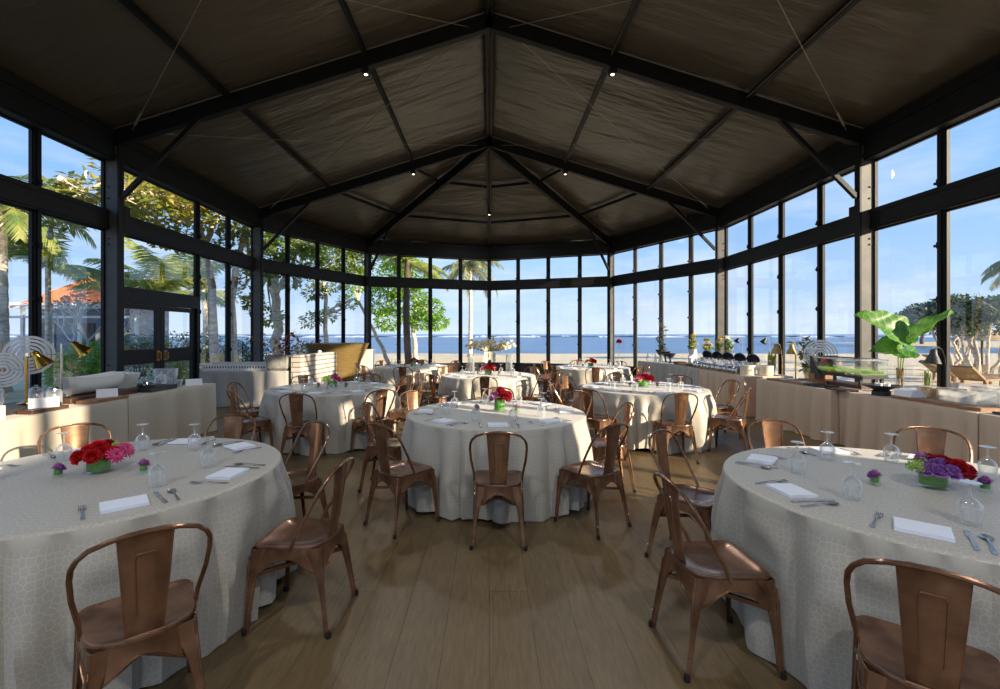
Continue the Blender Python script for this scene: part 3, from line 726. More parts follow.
# ------------------------------------------------------------------ table settings
def make_napkin():
    mb = MB()
    for k in range(3):
        s = .0045; z = k * .005
        def top(u, v, z=z, k=k): return ((u - .5) * (.176 - k * .002), (v - .5) * (.14 - k * .003), z + s + .0015 * sin(u * 5 + k) * sin(v * 4))
        n0 = len(mb.v); mb.grid(top, 8, 6); mb.grid(lambda u, v, z=z, k=k: ((.5 - u) * (.176 - k * .002), (v - .5) * (.14 - k * .003), z), 8, 6)
        w, h = .088 - k * .001, .07 - k * .0015
        mb.add([(-w, -h, z), (w, -h, z), (w, h, z), (-w, h, z), (-w, -h, z + s), (w, -h, z + s), (w, h, z + s), (-w, h, z + s)], [(0, 1, 5, 4), (1, 2, 6, 5), (2, 3, 7, 6), (3, 0, 4, 7)])
    mb.tube([(-.088, .0695, .0075), (.088, .0695, .0075)], .0075, 8)
    return mb
def ribbon(mb, pts, th=.0022):
    """flat cutlery strip: pts = (y, halfwidth, z)"""
    vs = []
    for y, w, z in pts: vs += [(-w, y, z), (w, y, z), (w, y, z + th), (-w, y, z + th)]
    fs = []
    for i in range(len(pts) - 1):
        for k in range(4): fs.append((i * 4 + k, i * 4 + (k + 1) % 4, i * 4 + 4 + (k + 1) % 4, i * 4 + 4 + k))
    e = (len(pts) - 1) * 4; fs += [(3, 2, 1, 0), (e, e + 1, e + 2, e + 3)]
    mb.add(vs, fs)
def make_fork():
    mb = MB(); ribbon(mb, [(-.1, .007, .001), (-.085, .0085, .001), (-.05, .005, .003), (0, .003, .008), (.03, .004, .01), (.045, .012, .007), (.06, .013, .004)])
    for x in (-.0105, -.0035, .0035, .0105):
        ribbon(mb, [(.058, .0024, .004), (.085, .0022, .003), (.1, .0012, .007)]); 
        n = 12; mb.v[-n:] = [(vx + x, vy, vz) for vx, vy, vz in mb.v[-n:]]
    return mb
def make_knife():
    mb = MB(); ribbon(mb, [(-.11, .006, .001), (-.1, .008, .001), (-.06, .0065, .002), (0, .005, .003), (.01, .007, .002), (.06, .0095, .001), (.1, .009, .001), (.112, .003, .001)], .003); return mb
def make_spoon():
    mb = MB(); ribbon(mb, [(-.1, .007, .001), (-.085, .008, .001), (-.05, .005, .003), (0, .003, .008), (.04, .0045, .008)])
    def bowl(u, v):
        an = 2 * pi * u; r = v; return (.02 * r * sin(an), .067 + .03 * r * cos(an), .0015 + .007 * r * r)
    mb.grid(bowl, 20, 5); mb.grid(lambda u, v: (bowl(1 - u, v)[0], bowl(1 - u, v)[1], bowl(1 - u, v)[2] - .0012), 20, 5); return mb
def make_glass():
    mb = MB()   # upside-down stemmed glass: rim on the cloth, foot in the air
    mb.lathe([(.031, 0), (.034, .02), (.038, .05), (.040, .068), (.036, .088), (.022, .104), (.008, .111), (.0045, .118), (.004, .15), (.005, .166), (.012, .171), (.034, .174), (.035, .1755), (.012, .1765), (0, .177)], 28)
    return mb
def make_votive(): pass
src = {}
def place_copy(key, maker, matl, name, cat, loc, rz, lab, grp):
    if key not in src:
        o = maker().build(name, matl, loc=loc, rz=rz); src[key] = o; tag(o, lab, cat, grp); return o
    return dup(src[key], loc, rz, lab, grp)
GAPS = {'front left table': {180: (184, 0), -135: (-140, 0), -90: (-90, 0)}, 'front right table': {0: (0, 0), -45: (-48, 0), -90: (-88, 0)}, 'back centre table': {90: (90, 0)}}
for (tn, tx, ty, R, seats) in TABLES:
    for key, (an, r) in list(seats.items()) + list(GAPS.get(tn, {}).items()):
        if tn == 'front left table' and key in (-135, -90): continue
        if tn == 'front right table' and key in (-45,): continue
        th = math.radians(an); u = V2(cos(th), sin(th)); rt = V2(-u.y, u.x)      # outward; diner's right hand side
        rz = atan2(u.x, -u.y)                                                   # local +Y towards the centre
        J = random.uniform
        wh = 'by the %s seat of the %s' % (SEAT[key], tn)
        def pos(a, b, z=TZ + .0015): p = V2(tx, ty) + u * a + rt * b; return (p.x, p.y, z)
        place_copy('napkin', make_napkin, M['napkin'], 'folded_napkin', 'napkin', pos(.72, J(-.01, .01)), rz + J(-.1, .1), 'folded white napkin ' + wh, 'white napkins on the ' + tn)
        place_copy('fork', make_fork, M['cutlery'], 'fork', 'fork', pos(.71, -.15 + J(-.01, .01)), rz + J(-.12, .12), 'silver fork ' + wh, 'forks on the ' + tn)
        place_copy('knife', make_knife, M['cutlery'], 'knife', 'knife', pos(.71, .135 + J(-.006, .006)), rz + J(-.08, .08), 'silver knife ' + wh, 'knives on the ' + tn)
        place_copy('spoon', make_spoon, M['cutlery'], 'spoon', 'spoon', pos(.72, .18 + J(-.006, .006)), rz + J(-.08, .08), 'silver spoon ' + wh, 'spoons on the ' + tn)
        place_copy('glass', make_glass, M['glass'], 'wine_glass', 'wine glass', pos(.5, .15 + J(-.03, .03)), J(0, 3), 'upside-down wine glass ' + wh, 'upside-down wine glasses on the ' + tn)

# ------------------------------------------------------------------ flowers
def rose_mb(r=.03):
    mb = MB(); rnd = random.Random(3)
    for ring, (n, rad, ht, op) in enumerate(((3, .3, .95, .15), (5, .55, .85, .45), (6, .85, .6, .9), (7, 1.05, .3, 1.25))):
        for k in range(n):
            a0 = 2 * pi * k / n + ring * .6; wd = 2.2 / n * 1.5
            def pt(u, v, a0=a0, wd=wd, rad=rad, ht=ht, op=op):
                a = a0 + (u - .5) * 2 * wd; rr = rad * (.35 + .65 * v ** .6) * (1 + .12 * op * v * v) - .08 * abs(u - .5); z = -.45 + (ht + .45) * v - .22 * op * v ** 4 - .25 * (2 * abs(u - .5)) ** 2 * v
                return (r * rr * cos(a), r * rr * sin(a), r * z)
            mb.grid(pt, 4, 4)
    mb.lathe([(0, -.5 * r), (.5 * r, -.35 * r), (.6 * r, 0), (.3 * r, .5 * r), (0, .6 * r)], 10)
    return mb
def carnation_mb(r=.03):
    mb = MB(); rnd = random.Random(5)
    for k in range(44):
        z = rnd.uniform(-.3, 1); a = k * 2.4; el = (k / 44) * 1.75 - .2
        d = Vector((cos(a) * cos(el), sin(a) * cos(el), sin(el))); t = Vector((-sin(a), cos(a), 0)); b = d.cross(t)
        tw = rnd.uniform(0, 3.14); t, b = t * cos(tw) + b * sin(tw), b * cos(tw) - t * sin(tw)
        def pt(u, v, d=d, t=t, b=b, k=k): return tuple(r * (d * (.25 + .78 * v) + t * (u - .5) * 1.0 * v + b * .14 * sin(u * 9 + k) * v))
        mb.grid(pt, 5, 2)
    mb.lathe([(0, -.5 * r), (.55 * r, -.2 * r), (.6 * r, .3 * r), (0, .65 * r)], 10)
    return mb
def daisy_mb(r=.03):
    mb = MB()
    for ring in range(3):
        for k in range(14):
            a = 2 * pi * k / 14 + ring * .22
            mb.grid(lambda u, v, a=a, ring=ring: ((r * (.15 + (1 - .2 * ring) * v) * cos(a + (u - .5) * .4 * sin(pi * v * .8 + .3))), r * (.15 + (1 - .2 * ring) * v) * sin(a + (u - .5) * .4 * sin(pi * v * .8 + .3)), r * (.1 + .25 * ring + .2 * sin(v * 2.4))), 2, 3)
    mb.lathe([(0, -.2 * r), (.3 * r, -.1 * r), (.28 * r, .3 * r), (0, .5 * r)], 10, mi=0)
    return mb
def sprig_mb(r=.03):
    mb = MB(); rnd = random.Random(8)
    for k in range(70):
        d = Vector((rnd.gauss(0, 1), rnd.gauss(0, 1), rnd.gauss(.3, 1))).normalized() * r * rnd.uniform(.5, 1.1)
        t = d.orthogonal().normalized() * r * .2; b = d.cross(t).normalized() * r * .2
        mb.add([d * 1.1, d + t, d * .9 - b, d - t, d * .92 + b], [(0, 1, 2), (0, 2, 3), (0, 3, 4), (0, 4, 1)])
    mb.lathe([(0, -.6 * r), (.5 * r, -.2 * r), (.6 * r, .3 * r), (0, .7 * r)], 8); return mb
FM = {'rose': rose_mb, 'carnation': carnation_mb, 'daisy': daisy_mb, 'sprig': sprig_mb}
fcache = {}
def blossom(kind, colr, loc, size, tilt, parent, lab=None):
    k = (kind, colr)
    if k not in fcache: fcache[k] = FM[kind](1.0).mesh(kind, M[colr])
    o = bpy.data.objects.new({'sprig': 'leaf_sprig'}.get(kind, kind), fcache[k]); COL.objects.link(o)
    o.parent = parent; o.location = loc; o.scale = (size,) * 3; o.rotation_euler = tilt
    if lab: o['label'] = lab
    return o
def low_vase(parent, r=.062, h=.085):
    v = MB(); v.lathe([(0, 0), (r, 0), (r + .002, .004), (r + .002, h), (r - .001, h)], 28); v.build('vase', M['vglass'], parent)
    l = MB(); l.lathe([(0, .013), (r - .006, .014), (r - .005, h - .006), (r - .012, h - .004), (0, h - .012)], 24); l.build('leaf_lining', M['vase_green'], parent)
def bouquet(label, loc, comp, R=.11, vr=.062, vh=.085, seed=1, n=None):
    """comp: list of (kind, colour, azimuth deg, radius frac, height, size)"""
    t = thing('flower_vase', label, 'flowers', loc, 0, 'flower centrepieces on the round tables')
    low_vase(t, vr, vh)
    for kind, colr, az, rf, hz, sz in comp:
        a = math.radians(az); x, y = R * rf * cos(a), R * rf * sin(a); tl = rf * 1.0
        e = Vector((cos(a) * tl, sin(a) * tl, 1)).normalized().to_track_quat('Z', 'Y').to_euler()
        blossom(kind, colr, (x, y, vh + hz), sz, e, t)
    return t
def cl(colr, kind, az0, az1, n, seed, sz=.034):
    rnd = random.Random(seed); o = []
    for k in range(n):
        az = az0 + (az1 - az0) * (k + .5) / n + rnd.uniform(-8, 8); rf = (.35, .8)[k % 2] if n > 2 else .6
        o.append((kind, colr, az, rf, .035 - .025 * rf + rnd.uniform(-.004, .008), sz * rnd.uniform(.9, 1.1)))
    return o
B = {
 'front left table': ('low green glass vase of red and magenta flowers on the front left table', cl('red', 'carnation', -150, 30, 7, 1, .042) + [('carnation', 'red', 0, 0, .05, .044), ('carnation', 'crimson', 90, .5, .045, .04)] + cl('mauve', 'rose', 150, 215, 4, 2, .032) + [('daisy', 'magenta', 5, 1.2, .03, .05), ('daisy', 'magenta', -20, 1.25, .015, .044), ('sprig', 'lime', 60, .7, .055, .026), ('sprig', 'mauve', 130, .8, .06, .03)]),
 'front right table': ('green glass vase of purple roses, red flowers and lime sprigs on the front right table', cl('purple', 'rose', -175, -70, 6, 3, .037) + [('rose', 'purple', -90, .35, .045, .036), ('rose', 'mauve', 100, .5, .055, .034)] + cl('crimson', 'carnation', -62, 60, 6, 4, .044) + [('carnation', 'crimson', -12, 1.25, .0, .042), ('carnation', 'red', -30, .85, .03, .04)] + cl('lime', 'sprig', 140, 220, 5, 5, .032)),
 'centre table': ('green vase of crimson and lilac flowers on the centre table', cl('crimson', 'carnation', -80, 80, 6, 6, .04) + cl('mauve', 'rose', 120, 240, 5, 7, .034) + [('carnation', 'crimson', 0, .1, .055, .038), ('rose', 'purple', 200, .75, .0, .03)]),
 'middle left table': ('vase of lime and magenta flowers on the middle left table', cl('lime', 'sprig', 120, 250, 5, 8, .04) + cl('magenta', 'rose', -60, 60, 4, 9, .036) + [('rose', 'purple', 0, .2, .05, .036), ('carnation', 'crimson', 80, .6, .04, .034)]),
 'middle right table': ('vase of pink and deep red flowers on the middle right table', cl('magenta', 'rose', 90, 270, 5, 10, .04) + cl('crimson', 'carnation', -80, 80, 5, 11, .042) + [('rose', 'magenta', 0, .1, .055, .042), ('sprig', 'lime', 230, 1.0, .0, .03)]),
 'back centre table': ('vase of red and pink flowers on the back centre table', cl('red', 'carnation', -100, 60, 5, 12, .042) + cl('magenta', 'rose', 80, 250, 5, 13, .038) + [('carnation', 'crimson', 0, .1, .055, .04)]),
 'back left table': ('vase of dusty brown-pink flowers on the back left table', cl('dusty', 'carnation', 0, 360, 8, 14, .04) + [('carnation', 'dusty', 0, .1, .05, .04)]),
 'back right table': ('vase of orange-red flowers on the back right table', cl('red', 'carnation', -80, 60, 5, 15, .044) + cl('orange', 'daisy', 80, 260, 5, 16, .042) + [('carnation', 'orange', 0, .1, .05, .04)]),
}
vot = None
for (tn, tx, ty, R, seats) in TABLES:
    lab, comp = B[tn]
    bq = bouquet(lab, (tx + {'front left table': -.06, 'front right table': .075, 'centre table': .035}.get(tn, 0), ty, TZ + .001), comp, *((.085, .05, .11) if tn == 'centre table' else ()))
    if not tn.startswith('front'): bq.scale = (1.2, 1.2, 1.25)
    for sx, wd in ((-1, 'left'), (1, 'right')):
        lb = 'tiny glass votive with a mauve blossom, %s of the vase on the %s' % (wd, tn); loc = (tx + sx * (.2 + .01 * (sx > 0) + .06 * (sx > 0 and tn == 'front right table')), ty - .02 - .05 * sx * (tn == 'front right table') - (.08 if tn == 'front left table' and sx < 0 else 0), TZ + .001)
        if vot is None:
            t = thing('votive_vase', lb, 'small vase', loc, 0, 'small votive vases on the round tables'); vot = t
            low_vase(t, .024, .05); blossom('rose', 'mauve', (0, 0, .058), .026, (0, 0, 0), t); blossom('rose', 'purple', (.008, -.006, .052), .024, (.3, .3, 0), t)
        else: dup(vot, loc, random.uniform(0, 6), lb)
# ------------------------------------------------------------------ buffet tables
def buffet_cloth(L, D, seed, H=.76, amp=.045):
    """table skirted to the floor; local: front edge at x=0 running along +y, depth to +x"""
    rnd = random.Random(seed); r = .02; P = []
    def edge(x0, y0, x1, y1, n):
        for k in range(n): P.append((x0 + (x1 - x0) * k / n, y0 + (y1 - y0) * k / n))
    edge(0, 0, D, 0, 22); edge(D, 0, D, L, 40); edge(D, L, 0, L, 22); edge(0, L, 0, 0, 64)
    N = len(P); per = []; s = 0
    for i in range(N): per.append(s); s += hypot(P[(i + 1) % N][0] - P[i][0], P[(i + 1) % N][1] - P[i][1])
    ph = [(rnd.uniform(5, 24), rnd.uniform(.3, .8), rnd.uniform(0, 6.28)) for _ in range(6)]
    def fold(q): return math.tanh(1.1 * sum(a * sin(w * q + p) for w, a, p in ph))
    vs = []; uv = []; cx, cy = D / 2, L / 2; H_ = 12; rows = [(.96, H), (.992, H - .001), (1.0, H - .008)]
    for k, z in rows:
        for x, y in P: 
            mx = .012 if k < .97 else (.003 if k < 1 else 0)
            vs.append((min(max(x, mx), D - mx), min(max(y, mx), L - mx), z)); uv.append((x, y))
    for j in range(1, H_ + 1):
        t = j / H_
        for i, (x, y) in enumerate(P):
            nx = -1 if x < 1e-6 else (1 if x > D - 1e-6 else 0); ny = -1 if y < 1e-6 else (1 if y > L - 1e-6 else 0)
            corner = min(min(abs(y), abs(L - y)), min(abs(x), abs(D - x)) if False else 9) if nx else min(abs(x), abs(D - x))
            o = (amp * fold(per[i]) + .02) * t ** .7 * min(1, corner / .06 + .15)
            if not nx: o = -.004 * t
            vs.append((x + nx * o, y + ny * o, H - .008 + (.008 - H + .008) * t)); uv.append((per[i], 2 + t * H))
    fs = []
    for rr in range(len(rows) - 1 + H_):
        for i in range(N):
            i2 = (i + 1) % N; fs.append((rr * N + i, (rr + 1) * N + i, (rr + 1) * N + i2, rr * N + i2))
    fs.append(tuple(range(N))); mb = MB(); mb.add(vs, fs); mb.uv = uv; return mb
def buffet(L, D, seed, m, loc, rz, lab, grp):
    o = buffet_cloth(L, D, seed).build('tablecloth', m, loc=loc, rz=rz); tag(o, lab, 'tablecloth', grp); return o
GR = 'linen cloths on the right buffet tables'; GL = 'linen cloths on the left buffet tables'
XR, XL = 4.9, -4.43
buffet(1.80, .92, 1, M['linen'], (XR - .1, 6.46, 0), 0, 'taupe linen buffet tablecloth on the right, under the glass display case', GR)
buffet(1.82, .92, 2, M['linen'], (XR, 4.62, 0), 0, 'taupe linen buffet tablecloth behind the front right table', GR)
buffet(1.82, .92, 3, M['linen'], (XR, 2.78, 0), 0, 'taupe linen buffet tablecloth at the right edge of the view', GR)
buffet(1.86, .92, 4, M['linen'], (XR - .12, 8.62, 0), 0, 'taupe linen buffet tablecloth under the silver jars and black lids', GR)
buffet(1.86, .92, 5, M['linen_grey'], (XR - .12, 10.5, 0), 0, 'greyish linen buffet tablecloth under the tan boards', GR)
buffet(1.5, .92, 6, M['linen_grey'], (XR - .12, 12.38, 0), math.radians(12), 'greyish linen buffet tablecloth at the far right under the small dark bowls', GR)
buffet(1.80, .92, 7, M['linen_cream'], (XL, 7.45, 0), pi, 'cream linen buffet tablecloth on the left, under the glass jars', GL)
buffet(1.80, .92, 8, M['linen_cream'], (XL, 5.63, 0), pi, 'cream linen buffet tablecloth under the brass lamps on the left', GL)
buffet(1.80, .92, 9, M['linen_cream'], (XL, 3.81, 0), pi, 'cream linen buffet tablecloth at the left edge of the view', GL)
buffet(1.95, .8, 10, M['linen_grey'], (-6.36, 10.42, 0), -pi / 2 + pi, 'grey linen cloth on the side table by the left windows', GL) if False else None
o = buffet_cloth(1.85, .75, 10).build('tablecloth', M['linen_grey'], loc=(-4.34, 9.82, 0), rz=pi / 2); tag(o, 'grey linen tablecloth on the side table by the left windows', 'tablecloth')

BZ = .7625
H0 = 334.3
def px(x, X): return 460 * X / (x - 489.3)           # depth Y of something at lateral X seen at column x
# ---- small makers
def card(loc, rz, lab, w=.17, h=.09):
    mb = MB(); mb.add([(-w / 2, -.03, 0), (w / 2, -.03, 0), (w / 2, 0, h), (-w / 2, 0, h), (w / 2, .03, 0), (-w / 2, .03, 0),
                       (-w / 2, -.028, 0), (w / 2, -.028, 0), (w / 2, 0, h - .003), (-w / 2, 0, h - .003), (w / 2, .028, 0), (-w / 2, .028, 0)],
                      [(0, 1, 2, 3), (3, 2, 4, 5), (9, 8, 7, 6), (11, 10, 8, 9)])
    tag(mb.build('tent_card', M['card'], None, False, loc, rz), lab, 'card', 'tent cards on the buffet tables')
def board(c, s, m, lab, cat='board', name='serving_board', rz=0):
    mb = MB(); x, y, z = s[0] / 2, s[1] / 2, s[2]
    e = .006
    out = [(-x + e, -y), (x - e, -y), (x, -y + e), (x, y - e), (x - e, y), (-x + e, y), (-x, y - e), (-x, -y + e)]
    mb.prism(out, 0, z); tag(mb.build(name, m, None, False, c, rz), lab, cat)
def ring_sculpture(loc, R, rz, lab, lift=0.):
    t = thing('ring_sculpture', lab, 'sculpture', loc, rz, 'polished concentric ring sculptures')
    b = MB(); b.lathe([(0, 0), (.09, 0), (.09, .015), (.02, .02), (.015, .05), (0, .05)], 20); b.build('base', M['chrome'], t)
    st = MB(); st.tube([(0, .012, .03), (0, .012, .05 + 2 * R + lift)], .006, 8); st.build('stem', M['chrome'], t)
    for k in range(5):
        r = R * (1 - k * .18); mb = MB(); n = 40
        for s0, s1 in ((.03, pi - .03), (pi + .03, 2 * pi - .03)):
            vs = []; off = .03 * k * (1 if s0 < 3 else -1) * 0
            for i in range(n + 1):
                a = s0 + (s1 - s0) * i / n
                for (q, y) in ((r, -.012), (r, .012), (r - R * .13, .012), (r - R * .13, -.012)):
                    vs.append((q * cos(a), y, .05 + R + lift + q * sin(a)))
            fs = [(i * 4 + j, i * 4 + (j + 1) % 4, i * 4 + 4 + (j + 1) % 4, i * 4 + 4 + j) for i in range(n) for j in range(4)] + [(3, 2, 1, 0), (n * 4, n * 4 + 1, n * 4 + 2, n * 4 + 3)]
            mb.add(vs, fs)
        mb.build('ring', M['silver'], t)
    return t
def desk_lamp(loc, rz, lab, h=.52, m='brass', head=(.0, .16, -.02), lean=.5, arc=False, hm=None):
    t = thing('buffet_lamp', lab, 'lamp', loc, rz)
    hm = hm or m
    b = MB(); b.lathe([(0, 0), (.07, 0), (.075, .006), (.07, .014), (.02, .02), (0, .022)], 24); b.build('base', M[m], t)
    p = MB(); hx = Vector((0, head[1], h + head[2]))
    if arc: p.tube([(0, 0, .015), (0, 0, h * .55), (0, .02, h * .8), (0, .07, h * .97), (0, .13, h * 1.02), tuple(hx + Vector((0, 0, .07)))], .007, 8)
    else:
        p.tube([(0, 0, .015), (0, 0, h)], .012, 12); p.tube([(0, 0, h - .02), (0, .06, h + .02), tuple(hx + Vector((0, 0, .06)))], .007, 8)
    p.build('post', M[m], t)
    s = MB(); R = Matrix.Translation(hx) @ Matrix.Rotation(lean, 4, 'X')
    s.lathe([(0, .085), (.022, .085), (.034, .07), (.036, .03), (.056, -.015), (.084, -.09), (.082, -.093), (.052, -.017), (.026, .03), (0, .04)], 28, M=R); s.build('lamp_shade', M[hm], t)
    u = MB(); u.lathe([(0, .03), (.016, .02), (.026, -.015), (.018, -.04), (0, -.048)], 16, M=R); u.build('bulb', M['lens'], t)
    return t
# ------------------------------------------------------------------ left buffet
card((XL - .14, 4.72, .80), .8, 'white tent card in front of the near brass lamp', .23, .1)
card((XL - .14, 5.5, .80), .8, 'white tent card in front of the white boat-shaped bowl', .2, .1)
card((XL - .13, 7.1, BZ), .7, 'white tent card beside the glass jars on the left buffet', .22, .1)
board((XL - .14, 4.72, BZ), (.16, .4, .035), M['wood_dark'], 'dark wooden strip under the near tent card')
board((XL - .14, 5.45, BZ), (.2, .52, .035), M['wood'], 'brown wooden board in front of the white boat-shaped bowl')
board((XL - .5, 5.7, BZ), (.4, 1.0, .06), M['wood_dark'], 'long dark wooden riser under the white boat-shaped bowl')
board((XL - .5, 4.64, BZ), (.5, .8, .05), M['slate'], 'black slate slab under the near brass lamp')
board((XL - .3, 6.48, BZ), (.32, .52, .06), M['slate'], 'black slate slab between the white bowls and the glass jars')
board((XL - .55, 7.08, BZ), (.4, .66, .05), M['slate'], 'black slate slab under the glass jars')
desk_lamp((XL - .46, 4.86, BZ + .052), -pi / 2 + .5, 'polished brass desk lamp on the left buffet, nearest the camera', .5, 'brass', (0, .1, -.02), .55)
desk_lamp((XL - .5, 5.3, BZ + .062), -pi / 2 + .4, 'brass desk lamp with a slim steel post beside the white bowl', .62, 'chrome', (0, .16, -.05), .75, hm='brass')
# cream box at the left edge
mb = MB(); mb.prism([(-.16, -.14), (.16, -.14), (.16, .14), (-.16, .14)], 0, .015); 
for a, b_ in (((-.16, 0), (.012, .28)), ((.16, 0), (.012, .28)), ((0, -.14), (.33, .012)), ((0, .14), (.33, .012))): mb.box((a[0], a[1], .07), (b_[0], b_[1], .13))
tag(mb.build('serving_box', M['cream'], None, False, (XL - .18, 4.08, BZ)), 'cream open serving box at the left edge of the left buffet', 'box')
# boat-shaped white bowl
def boat(L, Wd, H):
    mb = MB()
    def sh(u, v, ins=0):
        s = (v - .5) * 2; prof = max(.0, 1 - abs(s) ** 2.6) ** .6; a = pi * u
        hw = (Wd / 2 - ins) * (.35 + .65 * prof); top = H * (.86 + .14 * s * s)
        e = -cos(a); z = top * (1 - max(0, sin(a)) ** .7) + ins
        return (hw * math.copysign(abs(e) ** .75, e), s * (L / 2 - ins) * (1 - .18 * max(0, sin(a))), z)
    mb.grid(lambda u, v: sh(u, v), 20, 24); mb.grid(lambda u, v: sh(1 - u, v, .008), 20, 24)
    for v in (0, 1): mb.add([sh(k / 20, v) for k in range(21)], [tuple(range(21))])
    for u in (0, 1): mb.tube([sh(u, k / 24, .003) for k in range(25)], .006, 6)
    return mb
tag(boat(.88, .34, .22).build('boat_bowl', M['white'], None, True, (XL - .56, 5.8, BZ + .062), .05), 'large white boat-shaped serving bowl on the left buffet', 'bowl')
mb = MB(); mb.lathe([(0, 0), (.06, 0), (.07, .01), (.1, .06), (.16, .2), (.17, .24), (.16, .242), (.09, .07), (0, .02)], 32); 
tag(mb.build('white_bowl', M['white'], None, True, (XL - .66, 6.44, BZ + .002)), 'round white bowl behind the boat-shaped bowl', 'bowl')
# polished ring sculptures
ring_sculpture((XL - .86, 5.0, BZ), .19, .75, 'tall polished ring sculpture at the left edge of the left buffet', .16)
ring_sculpture((XL - .83, 5.26, BZ + .0), .22, .75, 'largest polished ring sculpture, between the two brass lamps', .28) 
# canisters
def canister(loc, r, h, lab):
    t = thing('glass_canister', lab, 'jar', loc, 0, 'glass canisters on the left buffet')
    v = MB(); v.lathe([(0, 0), (r * .85, 0), (r, .02), (r, h * .75), (r * .8, h * .85), (r * .78, h * .88)], 24); v.build('jar', M['crystal'], t)
    l = MB(); l.lathe([(r * .86, h * .86), (r * .84, h * .9), (r * .4, h * 1.0), (.012, h * 1.03), (.016, h * 1.1), (0, h * 1.13)], 24); l.build('lid', M['chrome'], t)
for k, (dx, y, lb) in enumerate(((-.62, 4.5, 'at the left edge of the picture'), (-.68, 4.75, 'left of the near brass lamp'), (-.42, 5.125, 'between the two brass lamps'), (-.62, 5.125, 'behind the brass lamps'))):
    canister((XL + dx, y, BZ + (.052 if y < 5.1 and dx > -.75 else .0) + .001), .07, .2, 'lidded glass canister on the left buffet ' + lb)
# crystal pieces
def crystal_chest(loc, rz, lab):
    t = thing('glass_ice_chest', lab, 'glass bowl', loc, rz)
    mb = MB(); n = 28
    out = [(.15 * math.copysign(abs(cos(2 * pi * k / n)) ** .5, cos(2 * pi * k / n)), .09 * math.copysign(abs(sin(2 * pi * k / n)) ** .5, sin(2 * pi * k / n))) for k in range(n)]
    vs = []; 
    for sc, z in ((.82, 0), (.9, .02), (1, .1), (1.04, .19), (1.0, .19), (.95, .1), (.84, .025)): vs += [(x * sc, y * sc, z) for x, y in out]
    fs = [(r * n + i, r * n + (i + 1) % n, (r + 1) * n + (i + 1) % n, (r + 1) * n + i) for r in range(6) for i in range(n)] + [tuple(range(n)), tuple(6 * n + i for i in range(n))]
    mb.add(vs, fs); mb.build('bowl', M['crystal'], t)
    rm = MB(); rm.tube([(x * 1.02, y * 1.02, .192) for x, y in out], .008, 6, closed=True); rm.build('rim', M['crystal'], t)
crystal_chest((XL - .62, 7.18, BZ + .052), .3, 'square crystal ice bowl near the glass doors on the left buffet')
t = thing('glass_cloche', 'glass dome cloche standing on the left buffet', 'cloche', (XL - .46, 6.86, BZ + .052))
mb = MB(); mb.lathe([(.09, .012), (.09, .05), (.075, .1), (.04, .135), (0, .147)], 24); mb.build('dome', M['crystal'], t); mb = MB(); mb.lathe([(0, .147), (.008, .15), (.016, .165), (0, .18)], 12); mb.build('knob', M['crystal'], t); mb = MB(); mb.lathe([(0, 0), (.11, 0), (.115, .008), (.1, .012), (0, .012)], 24); mb.build('plate', M['white'], t)
def tumbler(loc, r, h, lab, grp='small glasses on the left buffet', m='crystal'):
    mb = MB(); mb.lathe([(0, 0), (r * .8, 0), (r * .85, .005), (r, h), (r * .94, h), (r * .78, .012), (0, .01)], 18); tag(mb.build('glass_tumbler', M[m], None, True, loc), lab, 'glass', grp)
for k, (dx, y) in enumerate(((-.26, 6.82), (-.2, 6.66), (-.36, 6.66), (-.27, 6.98), (-.72, 6.86))):
    tumbler((XL + dx, y, BZ + (.062 if y < 6.72 and dx > -.45 else .001 if dx > -.34 else .052)), .04, .1, 'small glass beside the cloche, ' + ('nearest the cloth edge', 'at the corner of the slate slab', 'on the middle slate slab', 'next to the tent card', 'behind the cloche')[k])
mb = MB(); mb.lathe([(0, .0), (.1, 0), (.12, .02), (.125, .05), (.118, .05), (.1, .015), (0, .012)], 28); tag(mb.build('steel_dish', M['chrome'], None, True, (XL - .3, 6.36, BZ + .062)), 'shallow polished steel dish on the left buffet', 'dish')
# side table by the left windows
t = thing('serving_tray', 'white slotted serving tray on the grey side table by the left windows', 'tray', (-5.55, 10.2, BZ))
mb = MB(); mb.box((0, 0, .01), (1.5, .42, .02)); mb.box((0, -.2, .115), (1.5, .02, .04)); mb.box((0, .2, .09), (1.5, .02, .15)); mb.box((0, -.2, .03), (1.5, .02, .03))
for k in range(26): mb.box((-.74 + k * .0592, -.2, .07), (.022, .018, .08))
for x in (-.74, .74): mb.box((x, 0, .08), (.02, .42, .14))
mb.build('tray', M['white'], t, False)
mb = MB(); mb.box((0, .04, .05), (1.42, .3, .07)); mb.build('dark_liner', M['slate'], t, False)
# stone trough, whitewashed counter, brass flared bar, white crate
t = thing('stone_trough', 'square grey stone trough at the end of the whitewashed brick counter', 'planter', (-4.56, 10.06, .0))
mb = MB()
b4 = lambda r0, z0, r1, z1: mb.add([(-r0, -r0, z0), (r0, -r0, z0), (r0, r0, z0), (-r0, r0, z0), (-r1, -r1, z1), (r1, -r1, z1), (r1, r1, z1), (-r1, r1, z1)], [(0, 1, 5, 4), (1, 2, 6, 5), (2, 3, 7, 6), (3, 0, 4, 7)])
b4(.15, .764, .21, .82); b4(.21, .82, .22, 1.1); b4(.22, 1.1, .19, 1.1); b4(.19, 1.1, .19, 1.0); mb.add([(-.19, -.19, 1.0), (.19, -.19, 1.0), (.19, .19, 1.0), (-.19, .19, 1.0), (-.15, -.15, .764), (.15, -.15, .764), (.15, .15, .764), (-.15, .15, .764)], [(0, 1, 2, 3), (7, 6, 5, 4)]); mb.build('trough', M['stone_grey'], t, False)
t = thing('brick_counter', 'whitewashed brick bar counter behind the middle left table', 'counter', (-4.09, 10.85, 0), math.radians(-4))
